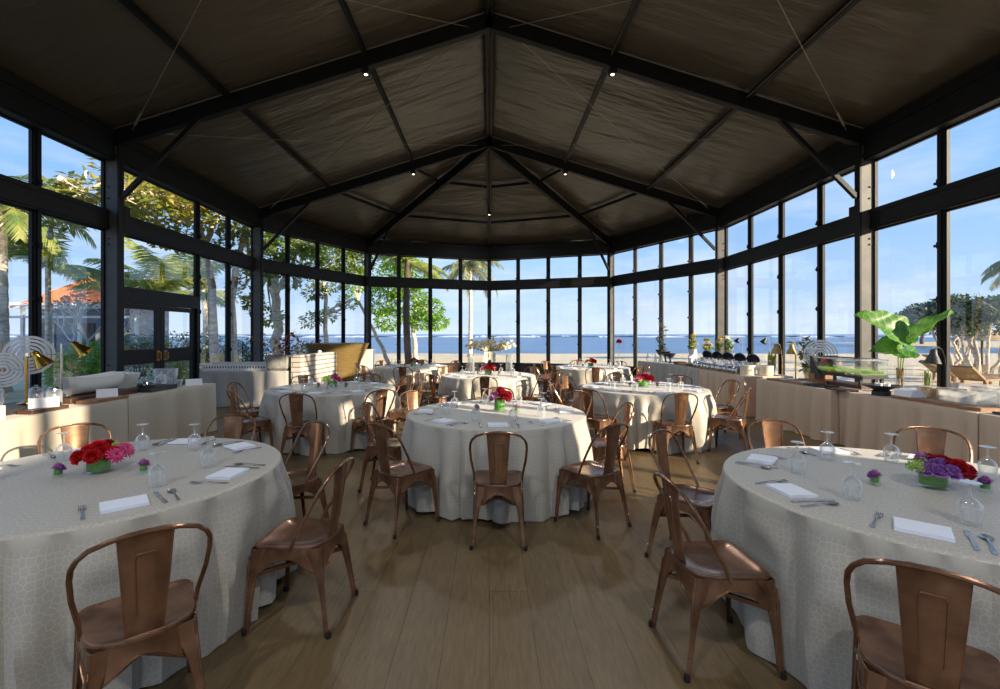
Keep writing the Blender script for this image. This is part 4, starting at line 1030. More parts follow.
mb = MB(); L_ = 1.95; vs = [(.1, -L_ / 2, 0), (.1, L_ / 2, 0), (.1, L_ / 2, 1.1), (.1, -L_ / 2, 1.1), (-.1, -L_ / 2, 0), (-.1, L_ / 2, 0), (-.1, L_ / 2, 1.1), (-.1, -L_ / 2, 1.1)]
uv = []
for base, us in ((0, None),):
    fs4 = [(0, 1, 2, 3), (5, 4, 7, 6), (4, 0, 3, 7), (1, 5, 6, 2), (3, 2, 6, 7)]
    for f4 in fs4:
        b0 = len(mb.v); mb.add([vs[i] for i in f4], [(0, 1, 2, 3)])
        for i in f4:
            x, y, z = vs[i]; uv.append((y + x, z))
mb.uv = uv; mb.build('counter', M['brick'], t, False)
t = thing('flared_brass_bar', 'tall flared brass bar counter behind the whitewashed brick counter', 'counter', (-4.24, 12.85, 0))
mb = MB(); mb.lathe([(.0, .0), (.42, 0), (.43, .05), (.5, .35), (.64, .8), (.84, 1.27), (.85, 1.3), (.83, 1.3)], 48); mb.build('body', M['brass_old'], t)
mb = MB(); mb.lathe([(.83, 1.3), (.8, 1.285), (0, 1.285)], 48); mb.build('counter_top', M['brass_old'], t)
mb = MB(); mb.box((0, 0, .53), (.36, .36, 1.06)); mb.box((0, 0, 1.08), (.4, .4, .04)); mb.box((0, 0, .03), (.4, .4, .06)); tag(mb.build('white_pedestal', M['plaster'], None, False, (-3.68, 13.85, 0)), 'square white pedestal right of the flared brass bar', 'pedestal')
# dry branches with rusty leaves, in the stone trough
def leaf_card(mb, p, d, up, L, Wd, mi=0, bend=.15):
    d = d.normalized(); s = d.cross(up)
    if s.length < 1e-4: s = d.orthogonal()
    s.normalize(); n = s.cross(d)
    pts = [p, p + d * L * .45 + s * Wd * .5 + n * L * bend * .5, p + d * L, p + d * L * .45 - s * Wd * .5 + n * L * bend * .5, p + d * L * .5]
    mb.add(pts, [(0, 1, 4), (1, 2, 4), (2, 3, 4), (3, 0, 4)], mi)
def branches(parent, n, h, spread, seed, leaves, lm, name='branch', leafL=.09, r=.006):
    rnd = random.Random(seed); lf = MB()
    for k in range(n):
        a = rnd.uniform(0, 6.28); tl = rnd.uniform(.2, 1) * spread; p = Vector((0, 0, 0)); pts = [p]; hh = h * rnd.uniform(.6, 1)
        for i in range(1, 8):
            q = i / 7; pts.append(Vector((tl * cos(a) * q ** 1.3 + rnd.uniform(-.03, .03), tl * sin(a) * q ** 1.3 + rnd.uniform(-.03, .03), hh * q - .15 * tl * q * q)))
        mb = MB(); mb.tube(pts, [r * (1 - .8 * i / 7) for i in range(8)], 5)
        for _ in range(3):
            i = rnd.randint(2, 6); e = pts[i] + Vector((rnd.uniform(-.2, .2), rnd.uniform(-.2, .2), rnd.uniform(0, .15))) * (spread + .2); mb.tube([pts[i], pts[i].lerp(e, .5) + Vector((0, 0, .02)), e], [r * .5, r * .4, r * .2], 4)
            for _ in range(leaves):
                pp = pts[i].lerp(e, rnd.uniform(.3, 1)); leaf_card(lf, pp, Vector((rnd.gauss(0, 1), rnd.gauss(0, 1), rnd.gauss(-.2, .6))), Vector((rnd.gauss(0, .4), rnd.gauss(0, .4), 1)), leafL * rnd.uniform(.6, 1.2), leafL * .6, 0)
        mb.build(name, M['twig'], parent)
    lf.build('foliage', lm, parent, False)
t = thing('dry_branch_arrangement', 'dry branches with rusty leaves standing in the stone trough', 'branches', (-4.56, 10.06, 1.002))
branches(t, 11, .78, 1.0, 4, 2, M['leaf_rust'], leafL=.12)
mb = MB(); mb.lathe([(0, 0), (.035, 0), (.05, .03), (.045, .06), (.03, .07), (.028, .065), (0, .06)], 16); tag(mb.build('candle_pot', M['white'], None, True, (-4.06, 11.0, 1.101)), 'little white pot on the whitewashed counter', 'pot')

# ------------------------------------------------------------------ right buffet, near part
XB = XR
board((XR + .24, 5.2, BZ), (.3, 1.05, .035), M['wood'], 'long brown wooden board along the front of the right buffet, behind the front right table')
board((XR + .08, 7.55, BZ), (.3, .9, .03), M['wood'], 'long brown wooden board at the far end of the near right buffet', rz=.03)
board((XR + .1, 6.9, BZ), (.26, .34, .03), M['slate'], 'black slate plate in front of the display case')
board((XR + .05, 6.66 - .2, BZ), (.2, .36, .02), M['wood_dark'], 'narrow dark board in front of the display case legs')
board((XR + .36, 7.5, BZ), (.13, .5, .05), M['wood'], 'thick tan wooden block behind the long board')
# papers / place cards on the boards
for k, (x, y, z, rz, lb) in enumerate(((XR + .02, 7.72, .03, .2, 'left sheet of white paper on the far wooden board'), (XR + .1, 7.3, .03, -.1, 'right sheet of white paper on the far wooden board'))):
    mb = MB(); mb.grid(lambda u, v: ((u - .5) * .15, (v - .5) * .21, .004 + .004 * sin(u * 4 + v * 3)), 6, 6); mb.box((0, 0, .001), (.15, .21, .002)); tag(mb.build('paper_sheet', M['card'], None, False, (x, y, BZ + z + .001), rz), lb, 'paper')
# display case on feet
t = thing('glass_display_case', 'long glass display case with a bed of grass on the right buffet', 'display case', (XR + .62, 7.1, BZ + .05)); t.scale = (.95, .82, 1.12)
board((XR + .62, 7.1, BZ), (.36, .98, .048), M['wood_dark'], 'long dark riser under the glass display case')
mb = MB(); mb.box((0, 0, .1), (.42, 1.26, .03)); mb.box((0, 0, .125), (.4, 1.24, .02)); mb.build('tray', M['black'], t, False)
for sx_ in (-.16, .16):
    for sy_ in (-.55, .55):
        mb = MB(); mb.prism([(sx_ - .02, sy_ - .02), (sx_ + .02, sy_ - .02), (sx_ + .02, sy_ + .02), (sx_ - .02, sy_ + .02)], 0, .086); mb.build('foot', M['black'], t, False)
mb = MB()
for (c_, s_) in (((-.2, 0, .22), (.006, 1.24, .2)), ((.2, 0, .22), (.006, 1.24, .2)), ((0, -.62, .22), (.4, .006, .2)), ((0, 0, .325), (.41, 1.25, .008))): mb.box(c_, s_)
mb.build('glass_box', M['vglass'], t, False)
mb = MB(); mb.box((-.2, 0, .327), (.015, 1.26, .02)); mb.box((.2, 0, .327), (.015, 1.26, .02)); mb.box((0, -.62, .327), (.4, .015, .02)); mb.build('rim', M['chrome'], t, False)
mb = MB(); mb.box((0, .615, .215), (.44, .025, .25)); mb.add([(-.22, .6, .09), (-.22, .35, .09), (-.22, .6, .34), (-.215, .6, .09), (-.215, .35, .09), (-.215, .6, .34)], [(0, 1, 2), (5, 4, 3), (1, 4, 5, 2)]); mb.build('end_panel', M['black'], t, False)
mb = MB(); rnd = random.Random(2); mb.box((0, 0, .14), (.38, 1.2, .012))
for _ in range(2600):
    x, y = rnd.uniform(-.185, .185), rnd.uniform(-.59, .59); hgt = rnd.uniform(.03, .055); a = rnd.uniform(0, 6.28); dx, dy = .004 * cos(a), .004 * sin(a); lx, ly = rnd.gauss(0, .012), rnd.gauss(0, .012)
    mb.add([(x - dx, y - dy, .144), (x + dx, y + dy, .144), (x + lx, y + ly, .144 + hgt)], [(0, 1, 2)])
g = mb.build('grass', M['grass'], t, False); g['kind'] = 'stuff'
# footed dark bowl with cups
t = thing('footed_bowl', 'wide dark footed bowl in front of the leaf vases', 'bowl', (XR + .17, 5.93 + .02, BZ))
mb = MB(); mb.lathe([(0, 0), (.1, 0), (.1, .05), (.08, .07), (.14, .1), (.2, .125), (.205, .135), (.19, .135), (.1, .1), (0, .095)], 32); mb.build('bowl', M['slate'], t)
for k, (x, y, lb) in enumerate(((.0, .05, 'left white cup in the dark footed bowl'), (.045, -.035, 'right white cup in the dark footed bowl'), (-.04, -.02, 'front white cup in the dark footed bowl'))):
    mb = MB(); mb.lathe([(0, 0), (.03, 0), (.036, .05), (.033, .05), (.027, .008), (0, .006)], 16); tag(mb.build('white_cup', M['white'], None, True, (XR + .17 + x, 5.95 + y, BZ + .104)), lb, 'cup')
# leaf vases
def glass_vase(parent, r0, r1, h):
    v = MB(); v.lathe([(0, 0), (r0, 0), (r0, .01), (r1, h), (r1 - .004, h)], 24); v.build('vase', M['vglass'], parent)
def big_leaf(parent, base, tip, Wd, nrm, stem0, name='leaf'):
    """heart-shaped leaf from base (stalk end) to tip"""
    base = Vector(base); tip = Vector(tip); d = (tip - base); L = d.length; d.normalize(); n = Vector(nrm); n = (n - d * n.dot(d)).normalized(); s = d.cross(n)
    mb = MB(); NU, NV = 24, 20
    def pt(u, v):
        q = (u - .5) * 2; back = -.22 * L * abs(q) ** .8 * (1 - v) ** 2     # lobes behind the stalk
        w = Wd * .5 * (sin(pi * (v * .9 + .1) ** .62) ** .8) * (1 - .1 * v)
        if v > .97: w *= .3
        wav = .02 * sin(18 * v + 3 * abs(q)) * abs(q); fold = .16 * Wd * abs(q) ** 1.3; droop = -.18 * L * v * v
        vein = .006 * abs(sin(pi * (v * 7 - abs(q) * 2.2)))
        return tuple(base + d * (L * v + back) + s * (w * q) + n * (fold + droop + wav + vein))
    mb.grid(pt, NU, NV); mb.uv = [(i / NU, j / NV) for j in range(NV + 1) for i in range(NU + 1)]; l = mb.build(name, M['alocasia'], parent)
    st = MB(); a = Vector(stem0); st.tube([a, a.lerp(base, .5) + Vector((0, 0, .05)), base], [.008, .007, .006], 6); st.tube([base + n * .004] + [Vector(pt(.5, k / 8)) - n * .002 for k in range(1, 9)], [.006 - .0006 * k for k in range(9)], 5); st.build('stalk', M['stem'], l)
    return l
vb = Vector((XR + .6, 6.16, BZ + .0))
t = thing('leaf_vase', 'tall glass vase with giant green leaves on the right buffet', 'vase', vb)
glass_vase(t, .05, .06, .36)
mb = MB()
for k in range(8): a = k * 2.4; mb.tube([(.03 * cos(a), .03 * sin(a), .012), (.035 * cos(a + .7), .035 * sin(a + .7), .34)], .006, 5)
mb.build('bamboo_sticks', M['wood'], t)
big_leaf(t, (-.0, -.04, .74), (-.52, .0, 1.10), .56, (.2, -.85, .5), (0, 0, .2))
big_leaf(t, (-.02, -.06, .60), (-.44, -.08, .60), .42, (-.2, -.8, .6), (0, .01, .2))
big_leaf(t, (.06, -.05, .72), (.38, -.28, 1.12), .3, (-.45, -.3, .8), (.01, 0, .2))
big_leaf(t, (.02, .06, .74), (.16, .25, 1.0), .42, (.1, -.8, .5), (0, .02, .2))
t = thing('stem_vase', 'glass vase of bare green stems right of the giant leaf vase', 'vase', vb + Vector((.08, -.3, 0)))
glass_vase(t, .042, .05, .3)
mb = MB()
for k in range(9): a = k * 2.4; mb.tube([(.025 * cos(a), .025 * sin(a), .012), (.03 * cos(a + 1), .03 * sin(a + 1), .3 + .03 * sin(k * 5))], .006, 5)
mb.build('stem', M['stem'], t)
desk_lamp((XR + .72, 5.66, BZ), pi / 2 + .2, 'dark buffet lamp with a gooseneck arm beside the giant leaves', .62, 'black', (0, .2, -.1), .1, True, hm='slate')
# onyx blocks, folded paper, glass trays
for k, (dx, y, s_, lb) in enumerate(((.48, 5.62, (.16, .2, .15), 'pale onyx stone block on the right buffet, left of two'), (.485, 5.36, (.16, .22, .16), 'pale onyx stone block on the right buffet, right of two'))):
    mb = MB(); e = .012; x, y2 = s_[0] / 2, s_[1] / 2; o8 = [(-x + e, -y2), (x - e, -y2), (x, -y2 + e), (x, y2 - e), (x - e, y2), (-x + e, y2), (-x, y2 - e), (-x, -y2 + e)]; mb.prism(o8, 0, s_[2]); tag(mb.build('onyx_block', M['onyx'], None, False, (XR + dx, y, BZ), .05 * k), lb, 'stone block')
mb = MB(); mb.add([(-.1, -.12, 0), (.1, -.12, 0), (.1, .12, 0), (-.1, .12, 0), (-.07, -.12, .07), (.02, -.12, .09), (.02, .12, .09), (-.07, .12, .07)], [(0, 3, 2, 1), (0, 1, 5, 4), (1, 2, 6, 5), (2, 3, 7, 6), (3, 0, 4, 7), (4, 5, 6, 7)]); tag(mb.build('folded_napkins', M['napkin'], None, False, (XR + .2, 5.58, BZ + .036)), 'folded pale blue-white napkins on the wooden board beside the onyx', 'napkins')
def glass_tray(loc, L, Wd, h, lab, rz=0):
    mb = MB(); x, y = Wd / 2, L / 2
    mb.box((0, 0, .005), (Wd, L, .01))
    for c_, s_ in (((-x, 0, h / 2), (.008, L, h)), ((x, 0, h / 2), (.008, L, h)), ((0, -y, h / 2), (Wd, .008, h)), ((0, y, h / 2), (Wd, .008, h))): mb.box(c_, s_)
    for c_, s_ in (((-x, 0, h), (.02, L, .012)), ((x, 0, h), (.02, L, .012)), ((0, -y, h), (Wd, .02, .012)), ((0, y, h), (Wd, .02, .012))): mb.box(c_, s_)
    tag(mb.build('glass_tray', M['glass'], None, False, loc, rz), lab, 'glass tray', 'glass trays on the right buffet')
glass_tray((XR + .72, 5.16, BZ), .42, .28, .2, 'rear tall glass tray behind the onyx blocks')
glass_tray((XR + .3, 5.02, BZ + .036), .4, .2, .12, 'front low glass tray on the wooden board')
glass_tray((XR + .7, 4.7, BZ), .36, .26, .18, 'rightmost tall glass tray on the right buffet')
mb = MB(); mb.lathe([(0, 0), (.06, 0), (.08, .03), (.075, .06), (.07, .06), (.05, .01), (0, .01)], 20); tag(mb.build('brown_bowl', M['wood_dark'], None, True, (XR + .475, 4.64, BZ)), 'small brown bowl at the right end of the wooden board', 'bowl')
board((XR + .25, 4.5 - .1, BZ), (.3, .36, .02), M['slate'], 'black slate plate at the right edge of the picture')
# far end of the near right buffet: brass lamps, gold leaf vase, rings, fern
desk_lamp((XR + .28, 8.14, BZ), pi / 2 + .5, 'brass bell-shaped buffet lamp on an arched arm, far end of the near right buffet', .62, 'brass_old', (0, .18, -.08), .0, True, hm='brass_old')
desk_lamp((XR + .4, 7.96, BZ), pi / 2 - .2, 'brass buffet lamp on a straight post in front of the polished rings', .54, 'brass', (0, .06, .0), .0, hm='brass_old')
board((XR + .7, 7.78, BZ), (.24, .24, .16), M['wood'], 'square wooden block under the polished rings on the right buffet', 'block', 'wooden_block')
ring_sculpture((XR + .7, 7.78, BZ + .161), .24, -.6, 'polished ring sculpture at the far end of the near right buffet')
t = thing('potted_fern', 'dark green fern standing behind the polished rings on the right buffet', 'plant', (XR + .76, 8.13, BZ))
v = MB(); v.lathe([(0, 0), (.07, 0), (.1, .2), (.09, .2), (0, .17)], 18); v.build('pot', M['cream'], t)
branches(t, 9, .86, .3, 14, 5, M['leaf_dark'], 'stem', .13)
# ------------------------------------------------------------------ right buffet, far part
XF = XR - .12
def drum(loc, lab):
    t = thing('cream_drum', lab, 'pot', loc, 0, 'cream drums on the right buffet')
    mb = MB(); mb.lathe([(0, 0), (.128, 0), (.135, .008), (.135, .19), (.125, .19), (.12, .015), (0, .012)], 32); mb.build('body', M['cream'], t)
    mb = MB(); mb.lathe([(.1345, .165), (.139, .17), (.14, .178), (.1345, .186)], 32); mb.build('band', M['white'], t)
drum((XF + .24, 8.94, BZ), 'cream round drum pot on the right buffet, left of two'); drum((XF + .52, 8.82, BZ), 'cream round drum pot on the right buffet, right of two')
M['lidblack'] = mat('black_enamel', srgb(44, 50, 57), .3, 0, coat=.5)
def chafer(loc, rz, lab):
    t = thing('chafing_pot', lab, 'chafing dish', loc, rz, 'small chafing pots with black lids')
    mb = MB(); mb.lathe([(0, .06), (.12, .06), (.15, .08), (.155, .2), (.165, .205), (.165, .212), (.14, .21), (.13, .1), (0, .09)], 28)
    for k in range(3): a = k * 2.1 + .5; mb.tube([(.1 * cos(a), .1 * sin(a), .07), (.12 * cos(a), .12 * sin(a), 0)], .01, 6)
    mb.build('pot', M['chrome'], t)
    R = Matrix.Translation((.05, .0, .27)) @ Matrix.Rotation(1.05, 4, 'Y'); mb = MB(); mb.lathe([(.12, -.01), (.12, .0), (.112, .03), (.075, .05), (0, .058)], 28, M=R); mb.lathe([(0, .04), (.112, .0), (.12, -.01)], 28, M=R); lo = mb.build('lid', M['lidblack'], t); mb = MB(); mb.tube([tuple(R @ Vector((.122 * cos(k * pi / 14), .122 * sin(k * pi / 14), -.005))) for k in range(28)], .007, 6, closed=True); mb.build('rim', M['chrome'], lo)
    mb = MB(); mb.tube([(.158, -.02, .212), (.19, -.02, .3), (.15, -.02, .36)], .006, 6); mb.build('hinge', M['chrome'], t)
for k, y in enumerate((9.55, 10.05, 10.55, 11.05, 11.55)):
    chafer((XF + .68, y, BZ), pi + .75 - pi, 'silver pot with a round black tilted lid on the right buffet, %s of five' % ('nearest', 'second nearest', 'middle', 'second farthest', 'farthest')[k])
jar = None; rnd = random.Random(9); JR = ('front row', 'second row', 'third row')
for r_ in range(3):
    for k in range(11):
        x = XF + .1 + .155 * r_; y = 9.12 + .175 * k + .06 * (r_ % 2)
        lb = 'small shiny silver jar with a knobbed lid, in rows on the right buffet'
        if jar is None:
            t = thing('silver_jar', lb, 'jar', (x, y, BZ), 0, 'small shiny jars in rows on the right buffet'); jar = t; t.scale = (1.18, 1.18, 1.3)
            mb = MB(); mb.lathe([(0, 0), (.045, 0), (.056, .02), (.058, .09), (.046, .11)], 14); mb.build('jar', M['chrome'], t)
            mb = MB(); mb.lathe([(.05, .108), (.052, .12), (.034, .145), (.01, .155), (.014, .175), (0, .18)], 14); mb.build('lid', M['silver'], t)
        else: dup(jar, (x + rnd.uniform(-.012, .012), y, BZ), rnd.uniform(0, 6), lb)
# tan boards, dark plate, bowls
board((XF + .45, 11.72 - .1, BZ), (.6, .2, .08), M['wood'], 'tan wooden block on the far right buffet, beside the jars') if False else None
board((XF + .25, 11.6, BZ), (.36, .5, .06), M['wood'], 'light tan wooden board on the far right buffet')
mb = MB(); mb.lathe([(0, 0), (.08, 0), (.14, .03), (.155, .04), (.14, .045), (.08, .02), (0, .018)], 28); tag(mb.build('dark_plate', M['slate'], None, True, (XF + .25, 11.17, BZ)), 'round dark plate on the far right buffet beside the shiny jars', 'plate')
mb = MB(); mb.lathe([(0, 0), (.12, 0), (.16, .05), (.18, .06), (.17, .07), (.12, .02), (0, .015)], 24); tag(mb.build('tan_bowl', M['wood'], None, True, (XF + .2, 12.06, BZ)), 'shallow tan wooden bowl near the end of the far right buffet', 'bowl')
mb = MB(); mb.box((0, 0, .2), (.22, .02, .4)); mb.box((0, .04, .01), (.22, .12, .02)); tag(mb.build('menu_board', M['card'], None, False, (XF + .55, 12.06, BZ), -.1), 'upright white menu board among the yellow flowers on the far right buffet', 'sign')
def gold_flowers(loc, seed, lab, h=.4, green=False, m='yellow'):
    t = thing('yellow_flower_vase', lab, 'flowers', loc)
    v = MB(); v.lathe([(0, 0), (.06, 0), (.07, .03), (.05, .2), (.06, .26), (.054, .26), (.04, .2), (0, .02)], 20); v.build('vase', M['brass_old'], t)
    rnd = random.Random(seed); st = MB(); lf = MB()
    for k in range(9):
        a = rnd.uniform(0, 6.28); s_ = rnd.uniform(.02, .12); z = h * rnd.uniform(.65, 1.05); st.tube([(0, 0, .1), (s_ * cos(a) * .4, s_ * sin(a) * .4, z * .6), (s_ * cos(a), s_ * sin(a), z)], .004, 5)
        blossom('sprig' if k % 3 == 2 else 'daisy', m if k % 3 else 'lime', (s_ * cos(a), s_ * sin(a), z), .055, (rnd.uniform(-.6, .9), rnd.uniform(-.6, .6), 0), t)
        for _ in range(3): leaf_card(lf, Vector((s_ * cos(a) * .7, s_ * sin(a) * .7, z * .75)), Vector((rnd.gauss(0, 1), rnd.gauss(0, 1), .8)), Vector((0, 0, 1)), .14, .05)
    st.build('stem', M['stem'], t); lf.build('foliage', M['stem'], t, False)
gold_flowers((XF + .66, 12.25, BZ), 1, 'tall yellow flower arrangement beside the dark bowls on the far right buffet', .72)
gold_flowers((XF + .78, 11.8, BZ), 2, 'yellow flower arrangement behind the white menu board', .62)
gold_flowers((XF + .3, 10.98 + .48 - .6 + .62, BZ + .062), 3, 'yellow flower vase on the tan board left of the black lids', .5) if False else None
gold_flowers((XF + .84, 11.3, BZ), 4, 'yellow and white flower vase behind the farthest black lid', .66)
gold_flowers((XF + .84, 10.8, BZ), 6, 'white flower vase behind the black lids', .7, m='white_petal')
t = thing('gold_leaf_vase', 'gold glass vase with golden leaves beside the cream drums', 'vase', (XF + .74, 8.98, BZ))
v = MB(); v.lathe([(0, 0), (.05, 0), (.06, .02), (.075, .3), (.07, .3), (.05, .02), (0, .015)], 20); v.build('vase', M['glass'], t)
lf = MB(); rnd = random.Random(12)
for k in range(26): a = k * 2.4; leaf_card(lf, Vector((.02 * cos(a), .02 * sin(a), .02 + .01 * k)), Vector((.3 * cos(a), .3 * sin(a), 1)), Vector((cos(a), sin(a), .2)), .22, .06)
lf.build('foliage', M['leaf_gold'], t, False)
def reading_lamp(loc, rz, lab):
    t = thing('slim_buffet_lamp', lab, 'lamp', loc, rz, 'slim steel lamps on the far right buffet')
    mb = MB(); mb.lathe([(0, 0), (.06, 0), (.06, .01), (0, .014)], 18); mb.build('base', M['chrome'], t)
    mb = MB(); mb.tube([(0, 0, .01), (0, 0, .62), (0, .03, .67), (0, .08, .68)], .006, 6); mb.build('post', M['chrome'], t)
    R = Matrix.Translation((0, .1, .66)) @ Matrix.Rotation(.6, 4, 'X'); mb = MB(); mb.lathe([(0, .06), (.02, .055), (.03, .02), (.06, -.05), (.056, -.05), (.02, .02), (0, .03)], 18, M=R); mb.build('lamp_shade', M['black'], t)
reading_lamp((XF + .86, 10.26, BZ), pi / 2, 'slim steel lamp behind the black lids, left of two'); reading_lamp((XF + .82, 9.2, BZ), pi / 2, 'slim steel lamp behind the black lids, right of two')
# dark bowls with greens, twig plant, glass bottles at the far end
ca, sa = cos(math.radians(12)), sin(math.radians(12))
def far(u, v): return (XF + u * ca - v * sa, 12.38 + u * sa + v * ca)
for k, (u, v, h, lb) in enumerate(((.3, .3, .26, 'right dark goblet bowl at the far end of the right buffet'), (.35, .62, .3, 'middle dark goblet bowl at the far end of the right buffet'), (.42, .95, .34, 'left dark goblet bowl at the far end of the right buffet'))):
    x, y = far(u, v); t = thing('goblet_bowl', lb, 'bowl', (x, y, BZ), 0, 'dark goblet bowls at the far end of the right buffet')
    mb = MB(); mb.lathe([(0, 0), (.07, 0), (.06, .02), (.025, .05), (.025, h * .5), (.08, h * .6), (.15, h), (.143, h), (.07, h * .64), (0, h * .6)], 24); mb.build('bowl', M['slate'], t)
for k in range(5):
    x, y = far(.16 + .05 * (k % 2), .42 + .2 * k); mb = MB(); mb.lathe([(0, 0), (.035, 0), (.04, .01), (.04, .13), (.018, .17), (.018, .22), (.022, .225), (0, .225)], 16)
    tag(mb.build('glass_bottle', M['crystal'], None, True, (x, y, BZ)), 'glass bottle at the far end of the right buffet, %s from the right' % ('first', 'second', 'third', 'fourth', 'fifth')[k], 'bottle', 'glass bottles on the far buffet')
x, y = far(.62, 1.2); t = thing('twig_plant', 'tall thin leafy plant at the far end of the right buffet', 'plant', (x, y, BZ)); v = MB(); v.lathe([(0, 0), (.06, 0), (.08, .18), (.07, .18), (.0, .16)], 16); v.build('pot', M['cream'], t)
branches(t, 6, 1.3, .14, 6, 6, M['leaf_far'], 'twig', .12)
# tall bud vase with a red flower, orchids on glass cylinders
t = thing('bud_vase', 'tall bud vase with one crimson flower on the back right table', 'vase', (3.2, 11.35, TZ + .001))
v = MB(); v.lathe([(0, 0), (.04, 0), (.05, .02), (.045, .07), (.015, .14), (.012, .2), (.009, .2), (0, .15)], 18); v.build('vase', M['crystal'], t)
s_ = MB(); s_.tube([(0, 0, .02), (.005, 0, .3), (0, 0, .56)], .005, 6); s_.build('stem', M['stem'], t); blossom('carnation', 'crimson', (0, 0, .6), .065, (.4, 0, 0), t)
t = thing('orchid_arrangement', 'large white orchid spray on two clear glass cylinders behind the back centre table', 'flowers', (.02, 12.6, 0))
for sx_ in (-.52, .52):
    v = MB(); v.lathe([(0, 0), (.09, 0), (.09, 1.0), (.085, 1.0), (.085, .012), (0, .01)], 24, (sx_, 0, 0)); v.build('glass_cylinder', M['glass'], t)
v = MB(); v.box((0, 0, 1.01), (1.25, .24, .02)); v.build('shelf', M['glass'], t, False)
mb = MB(); lf = MB(); rnd = random.Random(21); hang = MB()
for k in range(46):
    a = rnd.uniform(0, 6.28); ln = rnd.uniform(.3, .72) * (1 if abs(cos(a)) > .5 else .6); e = Vector((ln * cos(a), ln * .35 * sin(a), rnd.uniform(.1, .44) * (1 - ln * .5))); p0 = Vector((0, 0, 1.06))
    mb.tube([p0, p0 + e * .55 + Vector((0, 0, .1)), p0 + e], .004, 4)
    for q in range(4):
        p = p0 + e * (.45 + .18 * q) + Vector((rnd.uniform(-.03, .03), rnd.uniform(-.03, .03), rnd.uniform(0, .08)))
        for m_ in range(5): aa = m_ * 1.256; leaf_card(lf if rnd.random() < .75 else hang, p, Vector((cos(aa), -.35, sin(aa))), Vector((0, -1, .2)), .055, .05)
for k in range(7):
    x = rnd.uniform(-.14, .14); L_ = rnd.uniform(.15, .4); 
    for q in range(6):
        p = Vector((x + rnd.uniform(-.02, .02), -.14, 1.05 - L_ * q / 6 * .8))
        for m_ in range(5): aa = m_ * 1.256 + q; leaf_card(lf, p, Vector((cos(aa), -.35, sin(aa))), Vector((0, -1, .2)), .05, .045)
mb.build('stem', M['stem'], t); lf.build('orchid', M['white_petal'], t, False); hang.build('yellow_bloom', M['yellow'], t, False)
# ------------------------------------------------------------------ outdoors
GZ = -.06
mb = MB(); NXs, NYs = 90, 60
def sandf(u, v):
    x = -120 + 240 * u; y = -40 + 84.5 * v
    sh = 44.5 + 3 * sin(x * .05) + (max(0, x - 8) * .9 if x > 8 else 0) * 0 
    y = min(y, 44 + 1.5 * sin(x * .07 + 1)) if v > .98 else y
    z = GZ - .02 + .05 * noise.noise(Vector((x * .3, y * .3, 0))) - .45 * max(0, (y - 38) / 6.5) ** 2
    if abs(x) < 9 and y < 21: z = GZ - .08
    return (x, y, z)
mb.grid(sandf, NXs, NYs); o = mb.build('beach_ground', M['sand']); tag(o, 'pale sandy beach around the pavilion', None, None, 'structure')
mb = MB(); mb.add([(-9000, 36, -.32), (9000, 36, -.32), (9000, 12000, -.32), (-9000, 12000, -.32)], [(0, 1, 2, 3)]); o = mb.build('sea', M['sea'], smooth=False); tag(o, 'blue sea reaching to the horizon', None, None, 'structure')
mb = MB(); rnd = random.Random(4)
for k in range(46):
    x = -420 + k * 19 + rnd.uniform(-6, 6); L_ = rnd.uniform(8, 30); y = 300 + rnd.uniform(-18, 18); w = rnd.uniform(6, 16); n = 10
    vs = [(x + L_ * (i / n - .5), y + w * .5 * sin(pi * i / n) + 2 * sin(i * 1.7 + k), -.3 + .95 * sin(pi * i / n)) for i in range(n + 1)] + [(x + L_ * (i / n - .5), y - w * .5 * sin(pi * i / n) + 2 * sin(i * 1.7 + k), -.3) for i in range(n + 1)]
    mb.add(vs, [(i, i + 1, n + 2 + i, n + 1 + i) for i in range(n)])
mb.add([(-420 + 860 * i / 60, 316 + 3 * sin(i), -.28) for i in range(61)] + [(-420 + 860 * i / 60, 309 + 3 * sin(i * 1.3), .25 + .2 * sin(i * .9)) for i in range(61)], [(i, i + 1, 62 + i, 61 + i) for i in range(60)])
o = mb.build('breaking_surf', M['foam'], smooth=False); tag(o, 'white line of surf breaking far out on the sea', 'surf', None, 'stuff')

